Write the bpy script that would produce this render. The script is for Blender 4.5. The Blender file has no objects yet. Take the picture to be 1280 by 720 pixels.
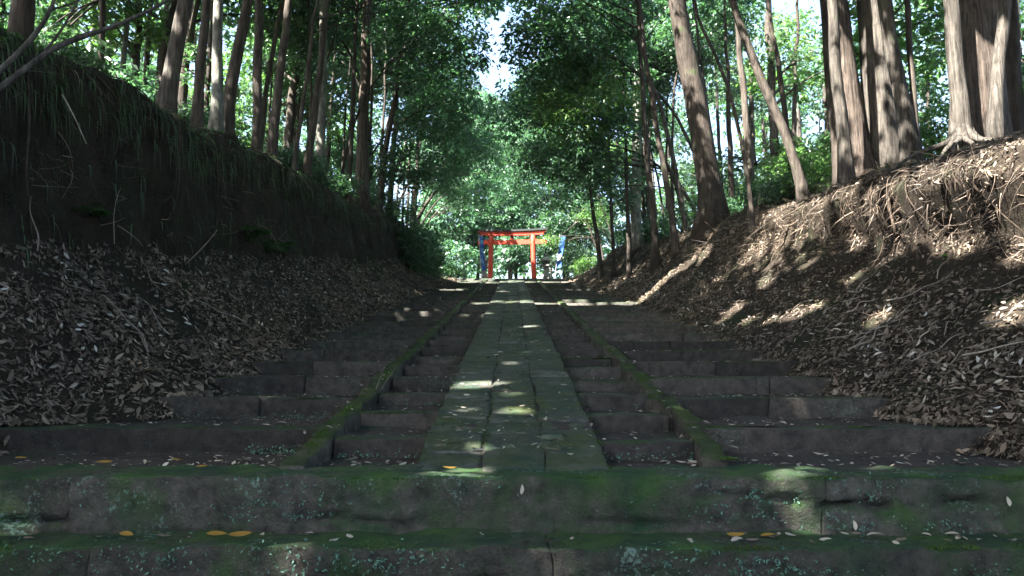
import bpy, math, random
import numpy as np
from mathutils import Vector, noise as mnoise

R = math.radians
rng = np.random.default_rng(7)
random.seed(7)
scene = bpy.context.scene
col = scene.collection

# ------------------------------------------------------------------ camera, sky, sun, exposure
F = 995.0                      # focal length in pixels of a 1280 px wide picture
PITCH = R(6.42)
CAMZ = 1.5
cam = bpy.data.cameras.new("camera")
cam.sensor_width = 36.0
cam.lens = 36.0 * F / 1280.0
cam.clip_start = 0.05
cam.clip_end = 1000.0
cam_o = bpy.data.objects.new("camera", cam)
cam_o.location = (0, 0, CAMZ)
cam_o.rotation_euler = (math.pi / 2 + PITCH, 0, 0)
col.objects.link(cam_o)
scene.camera = cam_o

SUN_EL, SUN_AZ = R(50), R(-128)          # azimuth from +Y towards +X: the sun stands to the left, behind the camera
SUN = np.array([math.cos(SUN_EL) * math.sin(SUN_AZ), math.cos(SUN_EL) * math.cos(SUN_AZ), math.sin(SUN_EL)])
world = bpy.data.worlds.new("World")
scene.world = world
world.use_nodes = True
wn = world.node_tree
sky = wn.nodes.new("ShaderNodeTexSky")
sky.sky_type = 'NISHITA'
sky.sun_disc = False
sky.sun_elevation = SUN_EL
sky.sun_rotation = SUN_AZ
sky.dust_density = 2.5
wn.links.new(sky.outputs[0], wn.nodes["Background"].inputs[0])
wn.nodes["Background"].inputs[1].default_value = 0.065
sl = bpy.data.lights.new("sun", 'SUN')
sl.energy = 5.0
sl.angle = R(0.5)
sl.color = (1.0, 0.95, 0.87)
so = bpy.data.objects.new("sun", sl)
so.rotation_euler = Vector(-SUN).to_track_quat('-Z', 'Y').to_euler()
so.location = (-20, -5, 40)
col.objects.link(so)

scene.view_settings.view_transform = 'Standard'
scene.view_settings.look = 'None'
scene.view_settings.gamma = 1.0
scene.view_settings.exposure = 3.5
scene.cycles.max_bounces = 8
scene.cycles.diffuse_bounces = 4
scene.cycles.glossy_bounces = 2
scene.cycles.transmission_bounces = 4

# ------------------------------------------------------------------ helpers
def at(u, v, Y):
    """the place at depth Y that a 1280x720 picture shows at (u, v)"""
    k = Y / (F * math.cos(PITCH) - (360 - v) * math.sin(PITCH))
    return np.array([(u - 640) * k, Y, CAMZ + (F * math.sin(PITCH) + (360 - v) * math.cos(PITCH)) * k])

def P(y):                        # the line through the noses of the steps
    return 0.05 + 0.1545 * y
YTOP = 47.2
def base(y):                     # general lie of the land along the way
    return np.where(y < 4.3, 0.0, np.where(y < YTOP, np.maximum(0.0, P(y)), P(YTOP) + 0.004 * (y - YTOP)))
def sm(a, b, x):
    t = np.clip((x - a) / (b - a), 0, 1)
    return t * t * (3 - 2 * t)

def tag(o, label=None, cat=None, group=None, kind=None):
    if label: o["label"] = label
    if cat: o["category"] = cat
    if group: o["group"] = group
    if kind: o["kind"] = kind
    return o

def make_mesh(name, V, faces, smooth=False):
    """faces: int array (n,k) or list of such arrays"""
    if isinstance(faces, np.ndarray): faces = [faces]
    faces = [f for f in faces if len(f)]
    me = bpy.data.meshes.new(name)
    V = np.asarray(V, dtype=np.float32)
    me.vertices.add(len(V)); me.vertices.foreach_set("co", V.ravel())
    idx = np.concatenate([f.ravel() for f in faces]).astype(np.int32)
    tot = np.concatenate([np.full(len(f), f.shape[1]) for f in faces]).astype(np.int32)
    st = np.concatenate([[0], np.cumsum(tot)[:-1]]).astype(np.int32)
    me.loops.add(len(idx)); me.loops.foreach_set("vertex_index", idx)
    me.polygons.add(len(tot)); me.polygons.foreach_set("loop_start", st)
    me.polygons.foreach_set("use_smooth", np.full(len(tot), smooth))
    me.update(calc_edges=True)
    return me

def obj(name, V, faces, mat, parent=None, loc=None, smooth=False):
    """V in world space; loc is the object's origin (default: the centre of its foot)"""
    V = np.asarray(V, dtype=float)
    if loc is None:
        loc = np.array([V[:, 0].mean(), V[:, 1].mean(), V[:, 2].min()])
    me = make_mesh(name, V - np.asarray(loc), faces, smooth)
    for m in (mat if isinstance(mat, (list, tuple)) else [mat]): me.materials.append(m)
    return link(name, me, parent, loc)

def link(name, me, parent=None, loc=(0, 0, 0)):
    o = bpy.data.objects.new(name, me)
    col.objects.link(o)
    l = Vector([float(c) for c in loc])
    if parent is not None:
        o.parent = parent
        l = l - world_loc(parent)
    o.location = l
    return o

def world_loc(o):
    l = Vector(o.location)
    while o.parent: o = o.parent; l += Vector(o.location)
    return l

def empty(name, loc):
    return link(name, None, None, loc)

class MB:                        # collects shapes
    def __init__(s): s.V = []; s.F = {}; s.n = 0
    def add(s, V, *faces):
        V = np.asarray(V, dtype=float)
        s.V.append(V)
        for f in faces:
            f = np.asarray(f)
            if len(f): s.F.setdefault(f.shape[1], []).append(f + s.n)
        s.n += len(V)
    def verts(s): return np.concatenate(s.V)
    def faces(s): return [np.concatenate(f) for f in s.F.values()]
    def build(s, name, mat, parent=None, loc=None, smooth=False):
        return obj(name, s.verts(), s.faces(), mat, parent, loc, smooth)

def spline(pts, n):
    pts = np.asarray(pts, dtype=float)
    d = np.concatenate([[0], np.cumsum(np.linalg.norm(np.diff(pts[:, :3], axis=0), axis=1))])
    t = np.linspace(0, d[-1], n)
    out = np.stack([np.interp(t, d, pts[:, k]) for k in range(pts.shape[1])], 1)
    for _ in range(2):           # soften the corners
        m = out.copy(); m[1:-1] = .25 * out[:-2] + .5 * out[1:-1] + .25 * out[2:]; out = m
    return out

def tube(mb, pts, rad, seg=8, cap=True, shape=None):
    pts = np.asarray(pts, dtype=float); n = len(pts)
    rad = np.broadcast_to(np.asarray(rad, dtype=float), (n,))
    t = np.gradient(pts, axis=0); t /= np.linalg.norm(t, axis=1)[:, None] + 1e-9
    ref = np.array([0, 1.0, 0.03]) if abs(t[:, 1]).mean() < .8 else np.array([1.0, 0, .03])
    a = np.cross(t, ref); a /= np.linalg.norm(a, axis=1)[:, None] + 1e-9
    b = np.cross(t, a)
    th = np.linspace(0, 2 * np.pi, seg, endpoint=False)
    k = np.ones((n, seg)) if shape is None else shape(np.arange(n)[:, None] / (n - 1), th[None, :])
    V = pts[:, None, :] + (rad[:, None] * k)[:, :, None] * (np.cos(th)[None, :, None] * a[:, None, :] + np.sin(th)[None, :, None] * b[:, None, :])
    V = V.reshape(-1, 3)
    i = np.arange(n - 1)[:, None] * seg; j = np.arange(seg)[None, :]; j2 = (j + 1) % seg
    Fq = np.stack([i + j, i + j2, i + seg + j2, i + seg + j], -1).reshape(-1, 4)
    if cap:
        V = np.concatenate([V, pts[:1], pts[-1:]])
        c0, c1 = n * seg, n * seg + 1; jj = np.arange(seg); jj2 = (jj + 1) % seg
        Ft = np.concatenate([np.stack([jj2, jj, np.full(seg, c0)], 1), np.stack([jj + (n - 1) * seg, jj2 + (n - 1) * seg, np.full(seg, c1)], 1)])
        mb.add(V, Fq, Ft)
    else:
        mb.add(V, Fq)

def box(mb, x0, x1, y0, y1, z0, z1):
    V = np.array([[x, y, z] for z in (z0, z1) for y in (y0, y1) for x in (x0, x1)])
    mb.add(V, np.array([[0, 2, 3, 1], [4, 5, 7, 6], [0, 1, 5, 4], [2, 6, 7, 3], [0, 4, 6, 2], [1, 3, 7, 5]]))

_lat = {}
def lattice(nx, ny, nz):
    k = (nx, ny, nz)
    if k in _lat: return _lat[k]
    ids = {}; P_ = []; Fq = []
    def vid(i, j, l):
        q = (i, j, l)
        if q not in ids: ids[q] = len(P_); P_.append((i / nx, j / ny, l / nz))
        return ids[q]
    for i in range(nx):
        for j in range(ny):
            Fq.append([vid(i, j, nz), vid(i + 1, j, nz), vid(i + 1, j + 1, nz), vid(i, j + 1, nz)])
            Fq.append([vid(i, j, 0), vid(i, j + 1, 0), vid(i + 1, j + 1, 0), vid(i + 1, j, 0)])
    for i in range(nx):
        for l in range(nz):
            Fq.append([vid(i, 0, l), vid(i + 1, 0, l), vid(i + 1, 0, l + 1), vid(i, 0, l + 1)])
            Fq.append([vid(i, ny, l), vid(i, ny, l + 1), vid(i + 1, ny, l + 1), vid(i + 1, ny, l)])
    for j in range(ny):
        for l in range(nz):
            Fq.append([vid(0, j, l), vid(0, j, l + 1), vid(0, j + 1, l + 1), vid(0, j + 1, l)])
            Fq.append([vid(nx, j, l), vid(nx, j + 1, l), vid(nx, j + 1, l + 1), vid(nx, j, l + 1)])
    _lat[k] = (np.array(P_), np.array(Fq))
    return _lat[k]

def fbm(p, f, amp, oct=3):
    out = np.zeros(3)
    a = amp
    for _ in range(oct):
        out += a * np.array(mnoise.noise_vector(Vector(p * f))); f *= 2.1; a *= .5
    return out

def rough_block(x0, x1, y0, y1, z0, z1, res, bevel, amp, freq, oct=3, carve=None):
    lo = np.array([x0, y0, z0]); hi = np.array([x1, y1, z1]); s = hi - lo
    n = [max(2, min(170, int(round(v / res)))) for v in s]
    U, Fq = lattice(*n)
    # squeeze the outermost lattice lines to the bevel so that the edges round off tightly
    b = min(bevel, .45 * s.min())
    V = U.copy()
    for k in range(3):
        g = np.linspace(0, 1, n[k] + 1)
        if n[k] > 2: g[1] = min(g[1], b / s[k]); g[-2] = max(g[-2], 1 - b / s[k])
        V[:, k] = g[np.round(U[:, k] * n[k]).astype(int)] * s[k] + lo[k]
    q = np.clip(V, lo + b, hi - b); d = V - q
    L = np.linalg.norm(d, axis=1)[:, None]
    V = np.where(L > 1e-9, q + d / np.maximum(L, 1e-9) * b, V)
    if amp > 0:
        off = np.array([fbm(p, freq, amp, oct) for p in V])
        V = V + off
    if carve is not None: V = carve(V)
    return V, Fq

# ------------------------------------------------------------------ materials
def mat_new(name):
    m = bpy.data.materials.new(name); m.use_nodes = True
    nt = m.node_tree
    return m, nt, nt.nodes["Principled BSDF"], nt.nodes["Material Output"]
def nd(nt, t, **kw):
    n = nt.nodes.new(t)
    for k, v in kw.items(): setattr(n, k, v)
    return n
def ramp(nt, src, stops):
    r = nd(nt, "ShaderNodeValToRGB")
    e = r.color_ramp.elements
    while len(e) < len(stops): e.new(.5)
    for q, (p, c) in zip(e, stops):
        q.position = p; q.color = (*c, 1) if len(c) == 3 else c
    nt.links.new(src, r.inputs[0])
    return r.outputs[0]
def noise_tex(nt, vec, scale, detail=4, rough=.6, dist=0):
    n = nd(nt, "ShaderNodeTexNoise")
    n.inputs["Scale"].default_value = scale; n.inputs["Detail"].default_value = detail
    n.inputs["Roughness"].default_value = rough; n.inputs["Distortion"].default_value = dist
    if vec is not None: nt.links.new(vec, n.inputs["Vector"])
    return n.outputs["Fac"]
def mixc(nt, f, a, b, blend='MIX'):
    n = nd(nt, "ShaderNodeMix", data_type='RGBA', blend_type=blend)
    for s, v in ((n.inputs[0], f), (n.inputs[6], a), (n.inputs[7], b)):
        if isinstance(v, (int, float)): s.default_value = v
        elif isinstance(v, tuple): s.default_value = (*v, 1)
        else: nt.links.new(v, s)
    return n.outputs[2]
def math_(nt, op, a, b=None, clamp=False):
    n = nd(nt, "ShaderNodeMath", operation=op, use_clamp=clamp)
    for s, v in zip(n.inputs, (a, b)):
        if v is None: continue
        if isinstance(v, (int, float)): s.default_value = v
        else: nt.links.new(v, s)
    return n.outputs[0]
def bump(nt, bsdf, h, strength, dist):
    b = nd(nt, "ShaderNodeBump"); b.inputs["Strength"].default_value = strength; b.inputs["Distance"].default_value = dist
    nt.links.new(h, b.inputs["Height"]); nt.links.new(b.outputs[0], bsdf.inputs["Normal"])
    return b
def wpos(nt): return nd(nt, "ShaderNodeNewGeometry").outputs["Position"]

def stone_mat(name, dark, light, moss_lo, moss_hi, top_moss, face_moss, lichen=0.0, rough=.88, spec=.25):
    m, nt, b, out = mat_new(name)
    p = wpos(nt)
    oi = nd(nt, "ShaderNodeObjectInfo").outputs["Random"]
    n1 = noise_tex(nt, p, 9, 6, .65); n2 = noise_tex(nt, p, 55, 4, .7); n3 = noise_tex(nt, p, 1.7, 5, .6, .4); n4 = noise_tex(nt, p, 5.5, 5, .7)
    c = ramp(nt, n1, [(.3, dark), (.72, light)])
    c = mixc(nt, .55, c, ramp(nt, n2, [(.25, (.5, .5, .5)), (.75, (1.3, 1.28, 1.25))]), 'MULTIPLY')
    v = math_(nt, 'ADD', math_(nt, 'MULTIPLY', oi, .8), .6)
    vc = nd(nt, "ShaderNodeCombineXYZ")
    for i in range(3): nt.links.new(v, vc.inputs[i])
    c = mixc(nt, 1.0, c, vc.outputs[0], 'MULTIPLY')
    geo = nd(nt, "ShaderNodeNewGeometry")
    sx = nd(nt, "ShaderNodeSeparateXYZ"); nt.links.new(geo.outputs["Normal"], sx.inputs[0])
    up = ramp(nt, sx.outputs[2], [(.1, (0, 0, 0)), (.75, (1, 1, 1))])
    amt = math_(nt, 'ADD', math_(nt, 'MULTIPLY', up, top_moss), face_moss)
    cov = math_(nt, 'ADD', math_(nt, 'MULTIPLY', n3, .6), math_(nt, 'MULTIPLY', n4, .4))
    f = math_(nt, 'MULTIPLY', math_(nt, 'SUBTRACT', math_(nt, 'ADD', cov, amt), .78), 5.0, True)
    mossc = ramp(nt, noise_tex(nt, p, 3.1, 4, .6), [(.35, moss_lo), (.68, moss_hi)])
    mossc = mixc(nt, .5, mossc, ramp(nt, noise_tex(nt, p, 160, 2, .5), [(.3, (.55, .55, .55)), (.7, (1.35, 1.35, 1.25))]), 'MULTIPLY')
    c = mixc(nt, f, c, mossc)
    if lichen:
        lf = math_(nt, 'MULTIPLY', math_(nt, 'SUBTRACT', math_(nt, 'MULTIPLY', noise_tex(nt, p, 38, 3, .6), noise_tex(nt, p, 2.3, 3, .6)), .33), 9.0 * lichen, True)
        c = mixc(nt, lf, c, (.16, .25, .2))
    nt.links.new(c, b.inputs["Base Color"])
    b.inputs["Roughness"].default_value = rough
    b.inputs["Specular IOR Level"].default_value = spec
    h = math_(nt, 'ADD', math_(nt, 'ADD', math_(nt, 'MULTIPLY', n1, .8), math_(nt, 'MULTIPLY', n2, .35)), math_(nt, 'MULTIPLY', noise_tex(nt, p, 180, 2), .18))
    bump(nt, b, h, 1.0, .06)
    return m

M_STEP = stone_mat("worn_step_stone", (.02, .018, .015), (.092, .08, .068), (.012, .034, .016), (.036, .066, .022), .36, .05, .3, .75, .4)
M_PATH = stone_mat("mossy_path_stone", (.03, .035, .032), (.15, .15, .13), (.014, .042, .027), (.062, .08, .022), .28, .13, .3, .68, .35)
M_KERB = stone_mat("mossy_kerb_stone", (.035, .034, .027), (.12, .11, .09), (.02, .042, .014), (.058, .08, .022), .34, .12)
M_FRONT = stone_mat("mossy_front_stone", (.022, .022, .019), (.10, .094, .08), (.016, .048, .027), (.05, .11, .026), .12, .315, 1.0)
M_LANT = stone_mat("lantern_stone", (.16, .16, .15), (.34, .34, .32), (.05, .07, .03), (.09, .12, .05), .2, -.1)

def earth_mat(name, a, b_, rough_scale, green=None):
    m, nt, b, out = mat_new(name)
    p = wpos(nt)
    n1 = noise_tex(nt, p, 2.2, 6, .65); n2 = noise_tex(nt, p, 24, 5, .7)
    c = ramp(nt, n1, [(.3, a), (.7, b_)])
    c = mixc(nt, .7, c, ramp(nt, n2, [(.3, (.3, .3, .3)), (.7, (1.35, 1.3, 1.25))]), 'MULTIPLY')
    if green:
        c = mixc(nt, math_(nt, 'MULTIPLY', math_(nt, 'SUBTRACT', noise_tex(nt, p, 1.1, 5, .7), .5), 5, True), c, green)
    nt.links.new(c, b.inputs["Base Color"])
    b.inputs["Roughness"].default_value = .95; b.inputs["Specular IOR Level"].default_value = .15
    bump(nt, b, math_(nt, 'ADD', math_(nt, 'MULTIPLY', n1, .6), n2), .9, rough_scale)
    return m
M_EARTH = earth_mat("dark_bank_earth", (.018, .014, .010), (.05, .04, .031), .06, (.018, .028, .012))
M_TREAD = earth_mat("packed_earth", (.034, .03, .028), (.095, .083, .078), .02, (.016, .036, .018))

def leaf_mat(name, lo, hi, trans=.35, rough=.42, spec=.5, tcol=None):
    m, nt, b, out = mat_new(name)
    g = nd(nt, "ShaderNodeNewGeometry")
    c = ramp(nt, g.outputs["Random Per Island"], [(0, lo), (.8, hi), (1, tuple(min(.5, x * 1.5) for x in hi))])
    c = mixc(nt, .6, c, ramp(nt, noise_tex(nt, g.outputs["Position"], .45, 3), [(.3, (.6, .65, .72)), (.7, (1.25, 1.2, .95))]), 'MULTIPLY')
    nt.links.new(c, b.inputs["Base Color"])
    b.inputs["Roughness"].default_value = rough; b.inputs["Specular IOR Level"].default_value = spec
    if trans > 0:
        t = nd(nt, "ShaderNodeBsdfTranslucent")
        tc = mixc(nt, 1.0, c, tcol or (1.35, 1.75, .8), 'MULTIPLY')
        nt.links.new(tc, t.inputs[0])
        ms = nd(nt, "ShaderNodeMixShader"); ms.inputs[0].default_value = trans
        nt.links.new(b.outputs[0], ms.inputs[1]); nt.links.new(t.outputs[0], ms.inputs[2])
        nt.links.new(ms.outputs[0], out.inputs[0])
    return m
M_LEAF = [leaf_mat("evergreen_leaf", (.03, .07, .045), (.095, .155, .105), .4, .34),
          leaf_mat("deep_green_leaf", (.028, .072, .05), (.08, .15, .10), .42, .33),
          leaf_mat("bright_green_leaf", (.055, .12, .045), (.12, .20, .075), .45, .4),
          leaf_mat("blue_green_leaf", (.04, .10, .07), (.10, .19, .13), .38, .33)]
M_FERN = leaf_mat("fern_green", (.02, .06, .022), (.05, .11, .035), .3)
M_GRASS = leaf_mat("grass_blade", (.025, .055, .02), (.06, .10, .035), .25, .5)
M_GLITTER = leaf_mat("grassy_bank_moss", (.03, .075, .03), (.07, .14, .06), .2, .6)
M_LITTER = leaf_mat("dry_leaf", (.036, .028, .022), (.185, .15, .122), .08, .72, .2, (1.1, 1.0, .8))
M_PALE = leaf_mat("pale_dry_leaf", (.17, .15, .125), (.46, .42, .36), .08, .5, .4, (1.1, 1.0, .8))
M_YELLOW = leaf_mat("yellow_leaf", (.14, .075, .018), (.36, .22, .045), .2, .5, .4, (1.1, 1.0, .5))
M_LICHEN = leaf_mat("turquoise_liverwort", (.03, .085, .06), (.10, .20, .155), .1, .6, .3, (1.0, 1.1, 1.0))
M_SEED = leaf_mat("seedling_leaf", (.06, .16, .03), (.1, .24, .06), .3, .4)

def bark_mat(name, dark, light, stretch=.12, moss=0.0, scale=16, bd=.03):
    m, nt, b, out = mat_new(name)
    tc = nd(nt, "ShaderNodeTexCoord")
    mp = nd(nt, "ShaderNodeMapping"); mp.inputs["Scale"].default_value = (1, 1, stretch)
    nt.links.new(tc.outputs["Object"], mp.inputs[0])
    n1 = noise_tex(nt, mp.outputs[0], scale, 6, .7, .3); n2 = noise_tex(nt, tc.outputs["Object"], 2.4, 5, .65)
    c = ramp(nt, n1, [(.36, dark), (.64, light)])
    c = mixc(nt, .7, c, ramp(nt, n2, [(.35, (.55, .52, .5)), (.65, (1.25, 1.25, 1.22))]), 'MULTIPLY')
    if moss:
        c = mixc(nt, math_(nt, 'MULTIPLY', math_(nt, 'SUBTRACT', n2, 1 - moss), 6, True), c, (.045, .07, .025))
    nt.links.new(c, b.inputs["Base Color"]); b.inputs["Roughness"].default_value = .9; b.inputs["Specular IOR Level"].default_value = .2
    bump(nt, b, math_(nt, 'ADD', n1, math_(nt, 'MULTIPLY', n2, .4)), .9, bd)
    return m
M_BARK = bark_mat("grey_brown_bark", (.03, .025, .021), (.10, .085, .072), .12, .42)
M_CEDAR = bark_mat("red_brown_fibrous_bark", (.022, .018, .015), (.135, .108, .09), .05, .3, 24, .06)
M_DARKBARK = bark_mat("dark_bark", (.025, .021, .018), (.075, .062, .052), .12, .4)
M_PALEBARK = bark_mat("pale_lichen_bark", (.07, .068, .06), (.25, .25, .22), .35, .3, 9, .015)
M_GREYBARK = bark_mat("smooth_grey_bark", (.026, .023, .02), (.12, .108, .094), .1, .4, 18, .05)
M_ROOT = bark_mat("bare_root", (.018, .0135, .010), (.09, .068, .052), .3, 0, 14, .02)
M_FIBRE = leaf_mat("dry_fibre", (.02, .015, .012), (.18, .138, .11), .05, .6, .3, (1.1, 1.0, .8))
M_TWIG = bark_mat("dry_twig", (.14, .12, .10), (.33, .29, .25), .3, 0, 20, .005)

def paint_mat(name, c, rough=.55, var=.15):
    m, nt, b, out = mat_new(name)
    tc = nd(nt, "ShaderNodeTexCoord").outputs["Object"]
    n = noise_tex(nt, tc, 6, 5, .7)
    k = ramp(nt, n, [(.3, tuple(x * (1 - var) for x in c)), (.7, tuple(min(1, x * (1 + var)) for x in c))])
    nt.links.new(k, b.inputs["Base Color"]); b.inputs["Roughness"].default_value = rough
    bump(nt, b, noise_tex(nt, tc, 30, 3), .2, .005)
    return m
M_RED = paint_mat("vermilion_paint", (.50, .05, .02), .65, .3)
M_ROOFBLACK = paint_mat("black_copper_cap", (.02, .026, .026), .5)
M_BLUE = paint_mat("blue_banner_cloth", (.02, .085, .3), .8, .5)
M_WHITE = paint_mat("white_banner_print", (.75, .77, .8), .8, .05)
M_POLE = paint_mat("banner_pole", (.3, .3, .3), .5)
M_DARK = paint_mat("painted_hollow_shade", (.012, .012, .012), .9)  # near-black colour for the shade inside the lantern openings

# ------------------------------------------------------------------ the lie of the banks
LP = np.array([(-.5, -.5), (-.2, -.2), (0, 0), (.5, .28), (1.1, .78), (1.6, 1.22), (1.72, 1.45), (1.78, 2.1), (1.86, 2.9), (1.78, 3.4), (2.0, 3.72), (3.0, 3.95), (6, 4.6), (12, 6), (30, 9), (70, 12)])
RP = np.array([(-.5, -.5), (-.2, -.2), (0, 0), (.6, .32), (1.3, .82), (1.85, 1.25), (2.2, 1.5), (2.3, 1.75), (2.12, 2.1), (1.98, 2.4), (2.15, 2.68), (2.8, 2.95), (5, 3.45), (12, 4.6), (30, 7), (70, 10)])
RP2 = np.array([(-.5, -.5), (-.2, -.2), (0, 0), (.5, .38), (1.0, .8), (1.4, 1.2), (1.7, 1.5), (1.95, 1.8), (2.1, 2.05), (2.25, 2.25), (2.5, 2.45), (3.0, 2.7), (5, 3.3), (12, 4.4), (30, 7), (70, 10)])
def toe(y, side):
    if side < 0: return 3.55 + .9 * (1 - sm(6.4, 8.3, y)) + .6 * (1 - sm(3, 6, y)) - .25 * sm(20, 46, y)
    return 3.85 + .25 * (1 - sm(6, 8, y)) + .8 * (1 - sm(4, 6.2, y)) - .45 * sm(20, 46, y)
def hfac(y, side):
    if side < 0: return 1 + .06 * (1 - sm(8.5, 14, y)) - .14 * sm(15, 30, y) - .56 * sm(36, 46, y) - .15 * sm(50, 60, y)
    return 1 - .22 * sm(20, 36, y) - .42 * sm(42, 49, y) - .2 * sm(52, 62, y)
def profile(y, side):
    if side < 0: Q = LP.copy()
    else:
        k = sm(13, 19, y); Q = RP * (1 - k) + RP2 * k
    Q = Q.copy()
    f = float(hfac(y, side))
    Q[3:, 1] *= f
    Q[:, 0] += float(toe(y, side))
    return Q
def ground(x, y):                # height of the land outside the stairs
    s = -1 if x < 0 else 1
    Q = profile(y, s)
    xs = np.maximum.accumulate(Q[:, 0] + np.arange(len(Q)) * 1e-5)
    return float(base(np.array(float(y)))) + float(np.interp(abs(x), xs, Q[:, 1]))

bank_grid = {}
def bank(side):
    ys = np.concatenate([np.arange(-16, 3, 1.0), np.arange(3, 22, .16), np.arange(22, 56, .4), np.arange(56, 130, 3.0)])
    npf = 96
    V = np.zeros((len(ys), npf, 3))
    for i, y in enumerate(ys):
        Q = profile(y, side)
        d = np.concatenate([[0], np.cumsum(np.linalg.norm(np.diff(Q, axis=0), axis=1))])
        t = np.concatenate([np.linspace(0, d[11], 76)[:-1], d[11] + (d[-1] - d[11]) * np.linspace(0, 1, 21) ** 2.2])
        x = np.interp(t, d, Q[:, 0]); h = np.interp(t, d, Q[:, 1])
        V[i, :, 0] = side * x; V[i, :, 1] = y; V[i, :, 2] = h + float(base(np.array(float(y))))
    amp = np.interp(np.arange(npf), [0, 8, 20, 34, 60, 95], [.02, .04, .07, .18, .16, .3])
    amp2 = np.interp(np.arange(npf), [0, 26, 36, 60, 76, 80, 95], [0, .0, .12, .26 if side < 0 else .17, .2, .1, .2])
    for i in range(len(ys)):
        for j in range(npf):
            if j > 80 and ys[i] > 56: continue
            n = fbm(V[i, j] * np.array([1, 1, .7]), .9, amp[j], 4)
            V[i, j] += n * np.array([1, .6, .8]) + fbm(V[i, j] * np.array([.6, 1, .6]), .55, amp2[j], 2) * np.array([1, .3, .7])
    bank_grid[side] = (ys, V.copy())
    n, m = V.shape[:2]
    i = np.arange(n - 1)[:, None] * m; j = np.arange(m - 1)[None, :]
    Fq = np.stack([i + j, i + j + 1, i + m + j + 1, i + m + j], -1).reshape(-1, 4)
    if side > 0: Fq = Fq[:, ::-1]
    return tag(obj("earth_bank", V.reshape(-1, 3), Fq, M_EARTH, None, (0, 0, 0), True), None, None, None, "structure")
bank_l = bank(-1); bank_r = bank(1)

def on_bank(side, y, j):         # point and frame of the bank surface (j: profile index, float)
    ys, V = bank_grid[side]
    i = np.clip(np.searchsorted(ys, y) - 1, 0, len(ys) - 2)
    f = (y - ys[i]) / (ys[i + 1] - ys[i])
    jj = np.clip(j, 0, V.shape[1] - 1.001); j0 = jj.astype(int); g = jj - j0
    A = V[i, j0]; B = V[i + 1, j0]; C = V[i, j0 + 1]; D = V[i + 1, j0 + 1]
    p = (A * (1 - f)[:, None] + B * f[:, None]) * (1 - g)[:, None] + (C * (1 - f)[:, None] + D * f[:, None]) * g[:, None]
    ty = B - A; tj = C - A
    n = np.cross(tj, ty) * (1 if side < 0 else -1)
    n /= np.linalg.norm(n, axis=1)[:, None] + 1e-9
    n *= np.where(np.abs(n[:, 2:3]) > 0, 1, 1)
    return p, n

# flat ground under everything
mb = MB(); box(mb, -140, 140, -60, 4.4, -.6, -.02)
V = np.array([[-140, 4.4, -.7], [140, 4.4, -.7], [140, YTOP, P(YTOP) - .75], [-140, YTOP, P(YTOP) - .75], [140, 220, P(YTOP) - .6], [-140, 220, P(YTOP) - .6]])
mb.add(V, np.array([[0, 1, 2, 3], [3, 2, 4, 5]]))
tag(mb.build("ground", M_EARTH, None, (0, 0, 0)), kind="structure")
mb = MB(); box(mb, -4.6, 4.6, -14, 4.2, -.3, 0.0)
tag(mb.build("approach_path", M_TREAD, None, (0, 0, -.3)), kind="structure")

# ------------------------------------------------------------------ stairs
stairs = tag(empty("stone_stairway", (0, 4.6, 0)), "long flight of worn dark stone steps climbing between two earth banks", "stairs")
treads = MB()
def tread(x0, x1, y0, y1, z):
    nx = max(2, int((x1 - x0) / (.12 if y0 < 12 else .5))); ny = max(2, int((y1 - y0) / (.1 if y0 < 12 else .35)))
    gx, gy = np.meshgrid(np.linspace(x0, x1, nx + 1), np.linspace(y0, y1, ny + 1))
    gz = np.full(gx.shape, z)
    V = np.stack([gx, gy, gz], -1).reshape(-1, 3)
    soil = np.exp(-(y1 - .06 - V[:, 1]) / .09) * np.array([max(0, .5 + mnoise.noise(Vector((p[0] * 2.3, p[1], p[2])))) for p in V])
    V[:, 2] += .055 * np.clip(soil, 0, 1) if y1 - y0 < 1.5 else 0
    V[:, 2] += np.array([mnoise.noise(Vector(p * 1.7)) * .012 + mnoise.noise(Vector(p * 6)) * .006 for p in V])
    m = nx + 1
    i = np.arange(ny)[:, None] * m; j = np.arange(nx)[None, :]
    treads.add(V, np.stack([i + j, i + j + 1, i + m + j + 1, i + m + j], -1).reshape(-1, 4))

def step_block(x0, x1, y, zt, h, depth, name="step_stone", mat=M_STEP, parent=stairs):
    res = .07 if y < 9 else (.11 if y < 14 else (.2 if y < 24 else .45))
    amp = .024 if y < 24 else .012
    dz = random.uniform(-.015, .012); dy = random.uniform(-.035, .035)
    V, Fq = rough_block(x0 + .002, x1 - .002, y + dy, y + dy + depth, zt - h - .04 + dz, zt + dz, res,   .018, amp, 2.4, 4 if y < 14 else 2)
    sk = random.uniform(-.02, .02)
    V[:, 1] += sk * (V[:, 0] - x0); V[:, 2] += random.uniform(-.008, .008) * (V[:, 0] - x0)
    return obj(name, V, Fq, mat, parent, None, True)

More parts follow.
